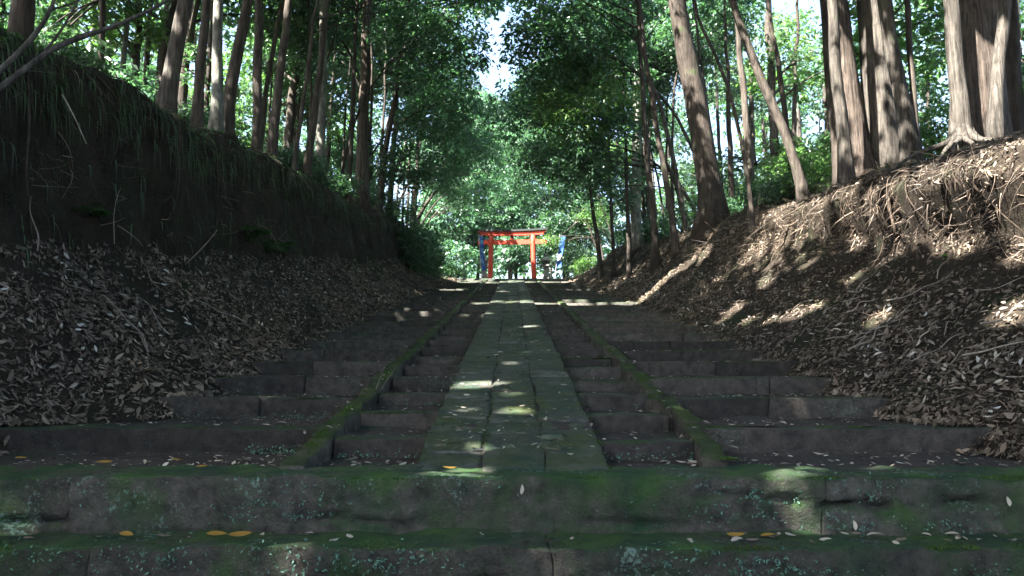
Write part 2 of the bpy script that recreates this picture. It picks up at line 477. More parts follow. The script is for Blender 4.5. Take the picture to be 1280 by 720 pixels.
KX = 1.5                          # middle of the kerb rows
RISE, GO, N_OUT = .2067, 1.338, 31
for n in range(N_OUT):
    y = 6.75 + GO * n; z = float(P(y))
    for side in (-1, 1):
        xa = KX + .1; xb = float(toe(y, side)) + .3
        if n == 0: xb += .5
        cuts = [xa, xb]
        if n == 3 or n == 2 or random.random() < .75:
            cuts = [xa, xa + (xb - xa) * (random.uniform(.35, .65) if n != 0 else .95), xb]
        if n == 0 and side < 0: cuts = [xa, xb]
        for a, b in zip(cuts[:-1], cuts[1:]):
            x0, x1 = (a, b) if side > 0 else (-b, -a)
            step_block(x0, x1, y, z, RISE + .05, .34)
        yn = y + GO
        x0, x1 = (xa - .1, xb + .1) if side > 0 else (-xb - .1, -xa + .1)
        tread(x0, x1, y + .24, yn + .1, z - .014)
RI, GI = .1545, 1.0
for side in (-1, 1):
    for n in range(41):
        y = (6.36 if side < 0 else 6.22) + GI * n; z = float(P(y)) - .005
        xa, xb = .655, KX - .1
        x0, x1 = (xa, xb) if side > 0 else (-xb, -xa)
        step_block(x0, x1, y, z, RI + .05, .3)
        tread(x0 - .03, x1 + .03, y + .2, y + GI + .08, z - .012)
# landing between the front block and the first steps
tread(-5.0, -.6, 5.5, 6.8, .862); tread(.6, 5.0, 5.5, 6.8, .862)
tag(treads.build("packed_earth", M_TREAD, None, (0, 5, 0)), kind="structure")
top = MB(); gx = np.linspace(-3.6, 3.6, 30); gy = np.linspace(YTOP, 60, 40)
X, Y = np.meshgrid(gx, gy); Z = P(YTOP) + .015 + .004 * (Y - YTOP) + .01 * np.sin(X * 3 + Y)
m_ = 30; i = np.arange(39)[:, None] * m_; j = np.arange(29)[None, :]
top.add(np.stack([X, Y, Z], -1).reshape(-1, 3), np.stack([i + j, i + j + 1, i + m_ + j + 1, i + m_ + j], -1).reshape(-1, 4))
tag(top.build("landing", M_TREAD, None, (0, 48, 5), True), kind="structure")
mb = MB(); V, Fq = rough_block(-3.55, 3.55, 46.95, 47.5, P(YTOP) - .25, P(YTOP) + .02, .3, .03, .012, 2)
obj("top_step_stone", V, Fq, M_PATH, stairs, None, True)

# the two long front steps of rough blocks
def crack(V, x0, x1, zc, y_front, depth=.09, wob=0.0, half=.016):
    """press a horizontal split into the front face"""
    m = (V[:, 0] > x0) & (V[:, 0] < x1) & (V[:, 1] < y_front + .1)
    zz = zc + wob * np.sin((V[:, 0] - x0) * 7)
    k = np.exp(-((V[:, 2] - zz) / half) ** 2) * np.clip(np.minimum(V[:, 0] - x0, x1 - V[:, 0]) / .08, 0, 1)
    V = V.copy(); V[m, 1] += depth * k[m]
    return V
def front_row(cuts, y0, y1, z0, z1, name, cracks=()):
    for a, b in zip(cuts[:-1], cuts[1:]):
        near = -3.6 < a < 3.6 or -3.6 < b < 3.6
        dz = random.uniform(-.008, .008); dy = random.uniform(-.012, .012)
        V, Fq = rough_block(a + .0005, b - .0005, y0 + dy, y1, z0, z1 + dz, .03 if near and y0 > 4.3 else .12, .011, .03, 3.4, 6)
        for (xa, xb, zc, dp, wb) in cracks: V = crack(V, xa, xb, zc, y0, dp, wb)
        obj(name, V, Fq, M_FRONT, stairs, None, True)
front_row([-5.4, -2.74, 1.93, 5.4], 5.08, 5.72, .30, .875, "front_step_stone",
          [(1.88, 2.40, .70, .13, .012), (2.63, 3.05, .715, .1, .02), (-3.6, -2.76, .615, .08, .008), (1.1, 1.9, .76, .06, .02), (-1.4, -.6, .62, .06, .02), (-2.3, -1.6, .52, .05, .02), (.4, 1.1, .60, .05, .01)])
front_row([-5.0, -2.37, .22, 5.0], 4.58, 5.12, -.02, .548, "lower_step_stone", [(2.3, 3.0, .33, .1, .03), (-1.2, 0, .36, .06, .02), (.4, 1.0, .40, .05, .02)])
front_row([-4.8, -1.6, 1.1, 4.8], 4.1, 4.62, -.2, .27, "lower_step_stone")

# the sloping paved path in the middle, three stones wide
path = tag(empty("paved_path", (0, 5.45, .8)), "straight mossy sloping path of three rows of paving stones up the middle of the stairs", "path")
cols3 = [(-.655, -.213), (-.207, .227), (.233, .665)]
for ci, (x0, x1) in enumerate(cols3):
    y = 5.46 + (.0, .02, .0)[ci]
    while y < 47.0:
        L = random.uniform(.26, .58) if y < 22 else random.uniform(.45, .8)
        y2 = min(y + L, 47.25)
        res = .05 if y < 9 else (.09 if y < 14 else (.2 if y < 24 else .4))
        dz = random.uniform(-.014, .012)
        w = random.uniform(-.016, .016); w2 = random.uniform(-.016, .016)
        V, Fq = rough_block(x0 + w, x1 + w2, y + .002, y2 - .002, -.2, .03 + dz, res, .016, .014, 4.0, 5 if y < 14 else 2)
        V[:, 2] += P(V[:, 1]) - .055 * (1 - sm(5.5, 6.3, V[:, 1]))
        V[:, 2] += random.uniform(-.03, .03) * (V[:, 0] - x0) + random.uniform(-.012, .012) * (V[:, 1] - y)
        obj("paving_stone", V, Fq, M_PATH, path, None, True)
        y = y2
mb = MB(); yy = np.linspace(5.5, 47, 120)
V = np.array([[x, y, P(y) + .012 - .06 * (1 - sm(5.5, 6.3, y))] for y in yy for x in (-.66, .66)]); i = np.arange(119)[:, None] * 2
mb.add(V, i + np.array([0, 1, 3, 2])); mb.build("joint_soil", M_TREAD, path, None)
# the two mossy kerb rows
for side, lab in ((-1, "low mossy stone kerb dividing the left-hand steps, running up to the red gate"), (1, "broken mossy stone kerb dividing the right-hand steps, with one sunlit stone")):
    kb = tag(empty("stone_kerb", (side * KX, 5.5, .85)), lab, "kerb")
    y = 5.52 if side < 0 else 5.7
    k = 0
    while y < 47.0:
        L = random.uniform(.7, 1.3) if (side < 0 or y > 10) else random.uniform(.45, .7)
        y2 = min(y + L, 47.2)
        res = .05 if y < 9 else (.08 if y < 14 else (.2 if y < 24 else .4))
        w = random.uniform(-.02, .02) if (side < 0 or y > 11) else random.uniform(-.07, .06)
        top_ = .022 + random.uniform(-.02, .015) + (random.uniform(-.04, .05) if side > 0 and y < 11 else 0)
        V, Fq = rough_block(side * KX - .085 + w, side * KX + .085 + w, y + .006, y2 - .006, -.3, top_, res, .03, .034, 3.2, 5 if y < 14 else 2)
        V[:, 2] += P(V[:, 1])
        if y < 10 and side > 0:
            V[:, 0] += random.uniform(-.12, .12) * (V[:, 1] - .5 * (y + y2))
        obj("kerb_stone", V, Fq, M_KERB, kb, None, True)
        y = y2; k += 1

def plane_at(u, v, h=0.0):       # where the line of sight meets the slope of the stairs
    lo, hi = 2.0, 60.0
    for _ in range(40):
        y = .5 * (lo + hi)
        p = at(u, v, y)
        if p[2] < P(y) + h: hi = y
        else: lo = y
    return at(u, v, .5 * (lo + hi))
# ------------------------------------------------------------------ where the sun comes through the canopy
# each beam ends at a real place (x, y, z) and has a radius; leaves standing in it are left out, as a gap in the crowns
BEAMS = []
bpy.context.view_layer.update()
_dg = bpy.context.evaluated_depsgraph_get()
def surface(u, v):               # the point of the banks or stairs seen at (u, v)
    o = Vector((0, 0, CAMZ)); d = (Vector(at(u, v, 10.0)) - o).normalized()
    h = scene.ray_cast(_dg, o, d)
    return np.array(h[1]) if h[0] else plane_at(u, v)
def beam(p, r): BEAMS.append((np.asarray(p, dtype=float), r))
for u, v, r in [(598, 482, .2), (622, 480, .16), (575, 484, .14), (640, 492, .1), (640, 455, .08), (585, 512, .05), (690, 545, .05), (625, 540, .06), (655, 440, .08), (575, 592, .09), (600, 600, .07), (560, 588, .08), (575, 596, .06), (600, 586, .05), (545, 590, .05), (640, 514, .1), (600, 560, .1),
                (548, 464, .04), (335, 496, .04), (852, 510, .09), (745, 440, .02),
                (1000, 506, .04), (1030, 543, .02), (1150, 548, .03), (985, 588, .1), (1100, 585, .1), (1010, 584, .06),
                (815, 432, .03), (600, 395, .35), (720, 377, .35), (660, 408, .15), (690, 690, .06), (1000, 650, .07), (370, 705, .07), (560, 705, .05),
                (630, 352, 1.3), (600, 353, 1.1), (660, 353, 1.2), (700, 352, 1.1), (575, 352, 1.1), (566, 362, .5)]:
    beam(surface(u, v), r)
STRIPE = (plane_at(690, 378)[1], .6)     # a long slot over the stairs and up the right bank
# gaps that light the right bank and its roots
for u, v, r in [(1000, 392, .16), (985, 397, .13), (965, 400, .12), (920, 386, .2), (905, 400, .14), (935, 402, .12), (1020, 384, .13), (1010, 388, .13), (985, 302, .2), (1000, 285, .2), (965, 330, .16),
                (1075, 290, .2), (1070, 272, .16), (1120, 250, .22), (1098, 262, .16), (1150, 228, .18), (1260, 225, .2), (1275, 260, .16), (1275, 388, .2), (1258, 396, .16), (1030, 262, .16), (1050, 245, .15),
                (1105, 330, .13), (1070, 345, .12), (1100, 400, .14), (1280, 320, .14), (1210, 310, .12), (860, 330, .3), (880, 318, .2), (1010, 330, .1), (955, 355, .12), (1180, 215, .2), (1230, 200, .25), (1250, 205, .25), (1200, 232, .2), (1165, 240, .2), (1140, 262, .15), (1090, 245, .2), (1060, 250, .2), (1020, 275, .2), (1270, 195, .25), (1275, 290, .15)]:
    beam(surface(u, v), r * 1.5)
for u, v, y, r in [(1215, 30, 12.5, .45), (1230, 110, 12.5, .5), (1210, 150, 12.4, .5), (1235, 170, 12.3, .45), (1270, 180, 12, .4), (1250, 30, 12, .3), (1225, 150, 12.6, .55), (1215, 100, 12.6, .4), (1230, 60, 12.6, .28), (1205, 180, 12.2, .45), (1250, 175, 12.2, .35), (1248, 90, 12.0, .25), (1192, 40, 12.2, .16), (1195, 130, 12.2, .2),
                   (1047, 60, 15.0, .3), (1045, 20, 15.0, .25), (1055, 130, 15.0, .22), (1062, 195, 15, .22), (1108, 20, 15.4, .3), (1115, 70, 15.4, .22), (1085, 40, 15.4, .16), (1125, 110, 15.4, .2), (1142, 150, 15, .14),
                   (955, 110, 17, .2), (965, 145, 17, .14), (990, 200, 17, .14), (215, 100, 14.4, .2), (225, 40, 14.4, .18), (272, 20, 17, .2), (272, 90, 17, .25), (130, 30, 18, .4), (150, 70, 18, .3),
                   (400, 190, 27, .4), (402, 120, 27, .3), (455, 90, 27, .25), (795, 200, 34, .7), (797, 130, 34, .5), (690, 305, 47.4, .8), (683, 330, 48.8, 1.0), (699, 315, 49, 1.0), (575, 340, 45, 1.7), (588, 345, 47, 1.5), (565, 335, 43, 1.0)]:
    beam(at(u, v, y), r)
BG = np.array([b[0] for b in BEAMS]); BR = np.array([b[1] for b in BEAMS])
def lit_gap(C):
    """True for the leaf centres that stand in one of the gaps"""
    out = np.zeros(len(C), bool)
    for g, r in zip(BG, BR):
        w = C - g
        t = w @ SUN
        d2 = (w * w).sum(1) - t * t
        out |= (t > .5) & (d2 < (.8 * r + .085) ** 2)
    # the slot: follow each centre down to the height of the stairs there
    t = (C[:, 2] - P(STRIPE[0])) / SUN[2]
    g = C - t[:, None] * SUN
    out |= (np.abs(g[:, 1] - STRIPE[0] - .1 * np.sin(3 * g[:, 0])) < STRIPE[1]) & (g[:, 0] > -1.2) & (g[:, 0] < 7.2) & (t > 1.5)
    return out

# ------------------------------------------------------------------ leaves
def norm(a): return a / (np.linalg.norm(a, axis=1)[:, None] + 1e-9)
def leaf_quads(C, A, N, L, W, fold=.15):
    """one rhombic leaf per centre: A long axis, N face normal"""
    B = norm(np.cross(N, A)); n = len(C)
    L = np.broadcast_to(L, (n,))[:, None]; W = np.broadcast_to(W, (n,))[:, None]
    V = np.stack([C - A * L * .5, C + B * W * .5 - A * L * .06 + N * W * fold, C + A * L * .5 - N * L * .06, C - B * W * .5 - A * L * .06 + N * W * fold], 1).reshape(-1, 3)
    return V, np.arange(4 * n).reshape(-1, 4)
def leaf_fine(C, A, N, L, W, curl):
    """a longer leaf folded along its midrib and curled, for the ground"""
    B = norm(np.cross(N, A)); n = len(C)
    L = np.broadcast_to(L, (n,))[:, None]; W = np.broadcast_to(W, (n,))[:, None]; q = np.broadcast_to(curl, (n,))[:, None]
    V = np.stack([C - A * L * .5 + N * L * q, C + B * W * .42 - A * L * .18 + N * W * .18, C + B * W * .42 + A * L * .15 + N * W * .22,
                  C + A * L * .5 + N * L * q * 1.2, C - B * W * .42 + A * L * .15 + N * W * .2, C - B * W * .42 - A * L * .18 + N * W * .16], 1).reshape(-1, 3)
    k = np.arange(n)[:, None] * 6
    F1 = np.concatenate([k + np.array([0, 1, 2, 3]), k + np.array([0, 3, 4, 5])])
    return V, F1
def rand_dir(n, zs=1.0):
    d = rng.normal(size=(n, 3)); d[:, 2] *= zs
    return norm(d)

def crown_leaves(c, r, n_spray, per, L, W, gap=.48, spray_r=.5, keep=None, droop=.25, free=False):
    c = np.asarray(c, dtype=float); r = np.asarray(r, dtype=float)
    d = rand_dir(int(n_spray * 1.8))
    rad = rng.uniform(.12, 1, len(d)) ** .55
    S = c + d * rad[:, None] * r
    nz = np.array([mnoise.noise(Vector(s * .75)) + .6 * mnoise.noise(Vector(s * 1.9)) for s in S])
    S_ok = nz > np.quantile(nz, gap * .75)
    S = S[S_ok]; d = d[S_ok]
    if len(S) > n_spray: S = S[:n_spray]; d = d[:n_spray]
    n = len(S)
    nrm = norm(np.array([0, 0, 1.0]) + .45 * d + rng.normal(size=(n, 3)) * .3)
    sr = spray_r * rng.uniform(.6, 1.3, n)
    a = norm(np.cross(nrm, rng.normal(size=(n, 3)))); b = np.cross(nrm, a)
    th = rng.uniform(0, 2 * np.pi, (n, per)); rr = np.sqrt(rng.uniform(.02, 1, (n, per))) * sr[:, None]
    out = a[:, None] * np.cos(th)[..., None] + b[:, None] * np.sin(th)[..., None]
    C = S[:, None] + out * rr[..., None] + nrm[:, None] * (rng.normal(size=(n, per)) * .09)[..., None]
    C[..., 2] -= droop * rr ** 2
    A = norm((out + rng.normal(size=out.shape) * .55 - np.array([0, 0, .25])).reshape(-1, 3))
    N = norm((nrm[:, None] + rng.normal(size=out.shape) * .55).reshape(-1, 3))
    C = C.reshape(-1, 3)
    ok = ~lit_gap(C) if not free else np.ones(len(C), bool)
    # the way itself is kept clear
    if not free: ok &= ~((np.abs(C[:, 0]) < 3.2) & (C[:, 1] < 47) & (C[:, 2] < P(C[:, 1]) + np.interp(C[:, 1], [0, 10, 30, 47], [6, 5.5, 4.2, 3.6])))
    if not free: ok &= ~((np.abs(C[:, 0]) < 3.2) & (C[:, 1] >= 47) & (C[:, 1] < 53) & (C[:, 2] < P(YTOP) + 3.6))
    if keep is not None: ok &= keep(C)
    C, A, N = C[ok], A[ok], N[ok]
    sz = (rng.uniform(.75, 1.25, (n, per)) * rng.uniform(.65, 1.4, n)[:, None]).reshape(-1)[ok]
    return leaf_quads(C, A, N, L * sz, W * sz) + (S,)

tree_no = 0
def tree(name, label, cat, group, pts, rads, bark, crowns, leafm, flare=1.0, seg=12, limbs=7, fluted=0.0, stems=()):
    """pts: line of the trunk from the ground up; crowns: (centre, radii, sprays, per spray, leaf length, leaf width)"""
    global tree_no
    tree_no += 1
    pts = np.asarray(pts, dtype=float)
    t = tag(empty(name, pts[0]), label, cat, group)
    mb = MB()
    line = spline(np.column_stack([pts, rads]), 26)
    h = line[:, 2] - line[0, 2]
    r = line[:, 3] * (1 + .9 * flare * np.exp(-np.maximum(h, 0) / .35))
    ph = random.uniform(0, 6)
    def shape(s, th):
        k = 1 + (.05 + fluted) * np.sin(th * 3 + ph + s * 5) + .035 * np.sin(th * 7 + 9 * s + ph) + .03 * np.sin(s * 60 + 2 * th) + .05 * np.sin(s * 19 + ph) * np.sin(2 * th + s * 8) + .03 * np.sin(s * 37 + 4 * th + ph)
        return k + flare * .22 * np.exp(-s * 14) * np.sin(5 * th + ph)
    wob = np.column_stack([np.array([mnoise.noise(Vector((k * .35, tree_no * 3.1, q))) for k in range(26)]) for q in (0, 7)]) * .11 * np.linspace(0, 1, 26)[:, None] ** .5
    line[:, :2] += wob
    line[0, 2] -= .35
    tube(mb, line[:, :3], r, seg, True, shape)
    for sp in stems:
        l2 = spline(np.asarray(sp), 14); tube(mb, l2[:, :3], l2[:, 3], 8)
    cm = MB()
    for (c, rr, ns, per, L, W, kw) in crowns:
        V, Fq, S = crown_leaves(c, rr, ns, per, L, W, **kw)
        if len(V): cm.add(V, Fq)
        if len(S) and limbs:
            for q in S[rng.choice(len(S), min(limbs, len(S)), replace=False)]:
                i0 = int(np.clip(np.argmin(np.abs(line[:, 2] - (q[2] - .5 * np.linalg.norm(q[:2] - line[-1, :2])))), 8, 25))
                p0 = line[i0, :3]; mid = .5 * (p0 + q) + np.array([0, 0, .25])
                l2 = spline(np.column_stack([[p0, mid, q], [line[i0, 3] * .45, line[i0, 3] * .28, .012]]), 8)
                if not lit_gap(l2[:, :3]).any(): tube(mb, l2[:, :3], l2[:, 3], 5, False)
    mb.build("trunk", bark, t, pts[0], True)
    if cm.n: cm.build("crown", leafm, t, pts[0])
    return t

def trunk_px(path, Y, w, top_h, bend=.0):
    """trunk through picture points; the foot goes down onto the bank, the top runs on upward"""
    out = []
    yy = Y
    for k, (u, v) in enumerate(path):
        p = at(u, v, yy); out.append(p)
    g = ground(out[0][0], Y)
    d = out[1] - out[0]; d = d / d[2]
    f = out[0] + d * (g - out[0][2])
    f = np.array([out[0][0] * .7 + f[0] * .3, Y, g])
    foot = f if out[0][2] >= g else np.array([out[0][0], Y, g])
    pts = [foot] + [p for p in out if p[2] > g + .35]
    last, prev = pts[-1], pts[-2]
    d = (last - prev) / max(.1, last[2] - prev[2])
    ztop = g + top_h
    if ztop > last[2] + .5:
        pts.append(last + np.array([d[0] * .7, 0, 1]) * (ztop - last[2]) * .5)
        pts.append(pts[-1] + np.array([d[0] * .35, 0, 1]) * (ztop - last[2]) * .5)
    r0 = w / F * Y * .5
    hs = np.array([p[2] for p in pts]) - g
    return np.array(pts), r0 * (1 - .62 * np.clip(hs / top_h, 0, 1))

LV = {}
# ---- trees whose trunks the photograph shows: (label, path, depth, width px, height, bark, crown radius, leaf material)
LEFT = [
 ("dark broad trunk at the top of the left bank, behind the bare forked branch", [(24, 40), (30, 0)], 13.5, 30, 12, M_DARKBARK, 2.6, 1),
 ("thin sunlit trunk far behind the left bank, between broad dark trunk and leaning grey tree", [(125, 75), (129, 0)], 21, 9, 13, M_GREYBARK, 2.4, 0),
 ("thin pale trunk behind the left bank, just right of the thin sunlit trunk", [(154, 85), (161, 0)], 22, 8, 13, M_PALEBARK, 2.4, 0),
 ("grey brown tree leaning right, nearest of the slender trunks on the left bank", [(207, 120), (222, 60), (234, 0)], 14.4, 20, 12, M_GREYBARK, 3.0, 0),
 ("slender dark upright tree just left of the pale mottled trunk on the left bank", [(247, 128), (253, 60), (259, 0)], 16.0, 13, 12, M_BARK, 2.6, 1),
 ("pale mottled tree with whitish bark standing among dark trunks on the left bank", [(271, 142), (273, 60), (274, 0)], 17.0, 15, 13, M_PALEBARK, 2.8, 0),
 ("curved brown tree on the left bank just right of the pale mottled trunk", [(284, 145), (294, 75), (311, 0)], 17.6, 16, 13, M_BARK, 2.8, 0),
 ("straight dark tree on the left bank between the curved brown tree and the slanting tree", [(321, 165), (322, 80), (324, 0)], 19.0, 13, 13, M_BARK, 2.7, 1),
 ("slanting brown tree on the left bank standing before a bright gap in the leaves", [(341, 170), (351, 90), (361, 0)], 20.0, 12, 13, M_BARK, 2.6, 0),
 ("very thin curved sapling on the left bank right of the slanting brown tree", [(370, 185), (380, 120), (397, 0)], 22.0, 6, 9, M_BARK, 1.8, 1),
 ("slim brown tree leaning right before the pale sunlit trunk of the left bank", [(384, 205), (396, 120), (410, 0)], 22.5, 10, 12, M_BARK, 2.5, 1),
 ("stout pale sunlit trunk standing back behind the slim leaning tree on the left", [(400, 215), (403, 120), (405, 0)], 28, 14, 14, M_PALEBARK, 2.8, 0),
 ("thin dark tree just left of the thick brown cedar on the left bank", [(436, 240), (441, 120), (446, 0)], 28.0, 7, 12, M_DARKBARK, 2.5, 1),
 ("thick straight brown cedar, broadest trunk in the middle of the left bank", [(452, 245), (455, 120), (458, 0)], 28.5, 17, 15, M_CEDAR, 3.0, 1),
 ("slim tree leaning right and forking just right of the thick brown cedar", [(474, 250), (486, 160), (508, 60), (512, 0)], 30.0, 9, 12, M_BARK, 2.6, 3),
 ("slim upright tree among the dark leaves right of the leaning forked tree", [(487, 255), (495, 150), (500, 0)], 32.0, 8, 12, M_BARK, 2.6, 1),
 ("short dark tree leaning far right over bushes near the end of the left bank", [(522, 272), (540, 245), (556, 225)], 36.0, 9, 4.2, M_DARKBARK, 1.6, 3),
 ("small upright dark trunk above the bushes at the far end of the left bank", [(518, 265), (521, 210), (523, 150)], 37.0, 7, 9, M_DARKBARK, 2.2, 1),
]
RIGHT = [
 ("huge dark twin-stemmed tree leaning left in the middle of the right bank", [(893, 268), (875, 150), (852, 40), (845, 0)], 24.0, 32, 15, M_DARKBARK, 3.2, 1),
 ("thin sapling leaning left between the huge dark tree and the bent slim tree", [(936, 225), (912, 110), (880, 40), (868, 0)], 19.0, 6, 9, M_BARK, 1.8, 0),
 ("bent slim brown tree leaning far left alone over the right bank", [(1003, 228), (975, 150), (945, 85), (915, 0)], 17.0, 13, 11, M_BARK, 2.6, 0),
 ("slender tree with a sunlit front standing right before a thick brown trunk", [(1060, 230), (1050, 130), (1042, 50), (1040, 0)], 14.6, 16, 12, M_GREYBARK, 2.6, 0),
 ("thick brown trunk leaning left directly behind the slender sunlit tree", [(1076, 210), (1060, 100), (1044, 0)], 15.6, 29, 14, M_CEDAR, 3.0, 1),
 ("narrow black trunk showing just left of the slender sunlit tree", [(1048, 205), (1036, 90), (1030, 0)], 17.5, 13, 13, M_DARKBARK, 2.6, 1),
 ("massive smooth grey trunk standing upright in shade between two sunlit trees", [(1107, 200), (1098, 100), (1089, 0)], 15.6, 41, 15, M_GREYBARK, 3.2, 1),
 ("curved tree with white sunlit upper trunk, touching the massive grey trunk", [(1141, 205), (1128, 120), (1110, 50), (1103, 0)], 14.4, 20, 13, M_GREYBARK, 2.7, 0),
 ("thin dark tree close to the right side of the curved sunlit tree", [(1149, 195), (1140, 100), (1133, 0)], 16.0, 9, 11, M_BARK, 2.2, 1),
 ("bleached crooked tree with spreading roots just left of the giant reddish cedar", [(1203, 190), (1196, 110), (1193, 50), (1189, 0)], 12.6, 21, 12, M_GREYBARK, 2.6, 0),
 ("giant reddish cedar trunk in bright sun at the right end of the right bank", [(1224, 165), (1223, 80), (1221, 0)], 13.2, 56, 17, M_CEDAR, 3.4, 1),
 ("sunlit slender tree in front of the right edge of the giant reddish cedar", [(1243, 165), (1246, 90), (1256, 0)], 12.2, 17, 12, M_GREYBARK, 2.6, 0),
 ("dark trunk behind the giant reddish cedar, on its right", [(1266, 150), (1264, 70), (1262, 0)], 14.2, 22, 14, M_DARKBARK, 2.8, 1),
 ("pale straight sunlit trunk far behind the right bank, left of the huge dark tree", [(795, 238), (797, 120), (798, 0)], 36.0, 15, 15, M_PALEBARK, 2.8, 0),
 ("slender dark tree leaning left just left of the huge dark tree of the right bank", [(842, 275), (826, 190), (806, 60), (800, 0)], 26.0, 9, 13, M_DARKBARK, 2.6, 1),
 ("slim straight dark tree before the pale far trunk of the right bank", [(818, 280), (808, 180), (800, 60), (797, 0)], 28.0, 9, 13, M_DARKBARK, 2.6, 1),
 ("thin tree on the right bank just left of the slim straight dark tree", [(785, 285), (782, 190), (776, 60)], 31.0, 6, 11, M_DARKBARK, 2.4, 3),
 ("thin leaning tree near the far end of the right bank, nearest the blue banner", [(748, 300), (740, 255), (735, 200)], 37.0, 6, 10, M_BARK, 2.3, 1),
 ("small thin trunk in dark leaves on the right bank between two other thin trees", [(766, 292), (763, 240), (760, 160)], 34.0, 5, 10, M_DARKBARK, 2.3, 1),
]
stems_done = {}
for lab, pth, Y, w, H, bark, cr, lm in LEFT + RIGHT:
    if pth[0][0] < 640:
        while abs(at(*pth[0], Y)[0]) < float(toe(Y, -1)) + 2.2 and Y < 60: Y *= 1.01
    pts, rads = trunk_px(pth, Y, w, H)
    top_ = pts[-1]
    side = -1 if pts[0][0] < 0 else 1
    crowns = []
    big = w > 12 or H > 11
    if H > 8.5:
        toward = -side * np.array([random.uniform(.5, 2.0), 0, 0])
        c = top_ + toward + np.array([0, random.uniform(-.6, .6), -.6])
        crowns.append((c, (cr * 1.15, cr * 1.1, cr * .75), int(60 * cr), 15, .25, .12, dict(spray_r=.65)))
        crowns.append((c + np.array([-side * 1.6 - side * random.uniform(0, 1.5), random.uniform(-1.5, 1.5), -1.0]), (cr * .8, cr * .9, cr * .5), int(36 * cr), 15, .23, .11, dict(spray_r=.62)))
    else:
        crowns.append((top_, (cr, cr, cr * .7), 110, 18, .13, .06, {}))
    stems = []
    if "twin stem" in lab:
        a = at(872, 275, 23.6); b = at(862, 150, 23.6); c_ = at(838, 20, 23.6)
        a[2] = ground(a[0], 23.6)
        stems.append([(*a, .26), (*b, .2), (*c_, .17), (c_[0] - .4, 23.6, c_[2] + 3, .1)])
    if "forking" in lab:
        a = pts[1] * .4 + pts[2] * .6
        b = at(500, 90, 30); stems.append([(*a, .09), (*b, .07), (*at(505, -20, 30.3), .05)])
    if "spreading roots" in lab:
        for a in (-2.6, -1.9, -1.3, -2.2, -3.0, -.8):
            r0 = rads[0] * (1.2 if "giant" in lab else 1.0)
            o_ = pts[0]; dx, dy = math.cos(a), math.sin(a)
            L = random.uniform(.7, 1.3)
            q1 = o_ + np.array([dx * r0 * 1.3, dy * r0 * 1.3, .18]); q2 = o_ + np.array([dx * L * .7, dy * L * .7, 0.0]); q3 = o_ + np.array([dx * L * 1.15, dy * L * 1.15, -.35])
            stems.append([(*(o_ + np.array([0, 0, .7])), r0 * .45), (*q1, r0 * .34), (*q2, r0 * .2), (*q3, r0 * .1)])
    nm = "cedar_tree" if bark is M_CEDAR else ("sapling" if "sapling" in lab else "forest_tree")
    tree(nm, lab, "tree", "trees standing along the crest of the %s bank" % ("left" if side < 0 else "right"), pts, rads, bark, crowns, M_LEAF[lm],
         (.4 if w > 40 else .8) if w > 15 else .7, 18 if w > 18 else 10, 6, .06 if bark is M_CEDAR else .0, stems)

# ---- leafy trees that overhang the stairs further up
def over(u, v, Y, r, rz, lm, L=.13, dens=1.0, gap=.48):
    c = at(u, v, Y)
    side = -1 if u < 640 else 1
    return c, (r, r * 1.05, rz), lm, side, L, dens, gap
AVENUE_L = [(482, 45, 38, 3.0, 2.3, 1), (545, 50, 29, 2.4, 1.9, 1), (500, 130, 41, 2.9, 2.1, 1), (556, 135, 34, 2.3, 1.7, 3), (512, 200, 34, 2.0, 1.3, 1), (556, 85, 40, 2.2, 2.2, 3),
            (574, 185, 42, 2.2, 1.7, 3), (548, 232, 42, 1.9, 1.3, 3), (452, 185, 42, 2.2, 1.8, 1), (425, 85, 37, 2.6, 2.1, 0), (596, 240, 53, 2.2, 1.6, 3), (390, 25, 34, 2.5, 2.0, 1), (455, -5, 37, 2.8, 2.0, 1), (596, 180, 50, 2.4, 2.2, 1), (622, 215, 55, 2.2, 1.5, 3)]
AVENUE_R = [(705, 60, 30, 2.4, 1.9, 1), (768, 50, 37, 3.0, 2.3, 1), (735, 135, 31, 2.3, 1.8, 2), (700, 190, 38, 2.3, 1.8, 1), (758, 190, 31, 2.0, 1.6, 1), (808, 118, 38, 2.3, 2.0, 1), (722, 235, 42, 2.0, 1.3, 1),
            (708, 120, 44, 2.2, 2.2, 3), (842, 52, 36, 2.5, 2.1, 0), (680, 245, 52, 1.9, 1.4, 3), (785, 245, 36, 1.3, 1.2, 1), (882, 20, 33, 2.5, 1.8, 1), (745, 95, 39, 2.3, 2.2, 1), (792, 5, 36, 2.8, 2.0, 1), (668, 185, 50, 2.3, 2.0, 1), (664, 225, 55, 2.0, 1.4, 3)]
ORD = 'first second third fourth fifth sixth seventh eighth ninth tenth eleventh twelfth thirteenth fourteenth fifteenth sixteenth seventeenth'.split()
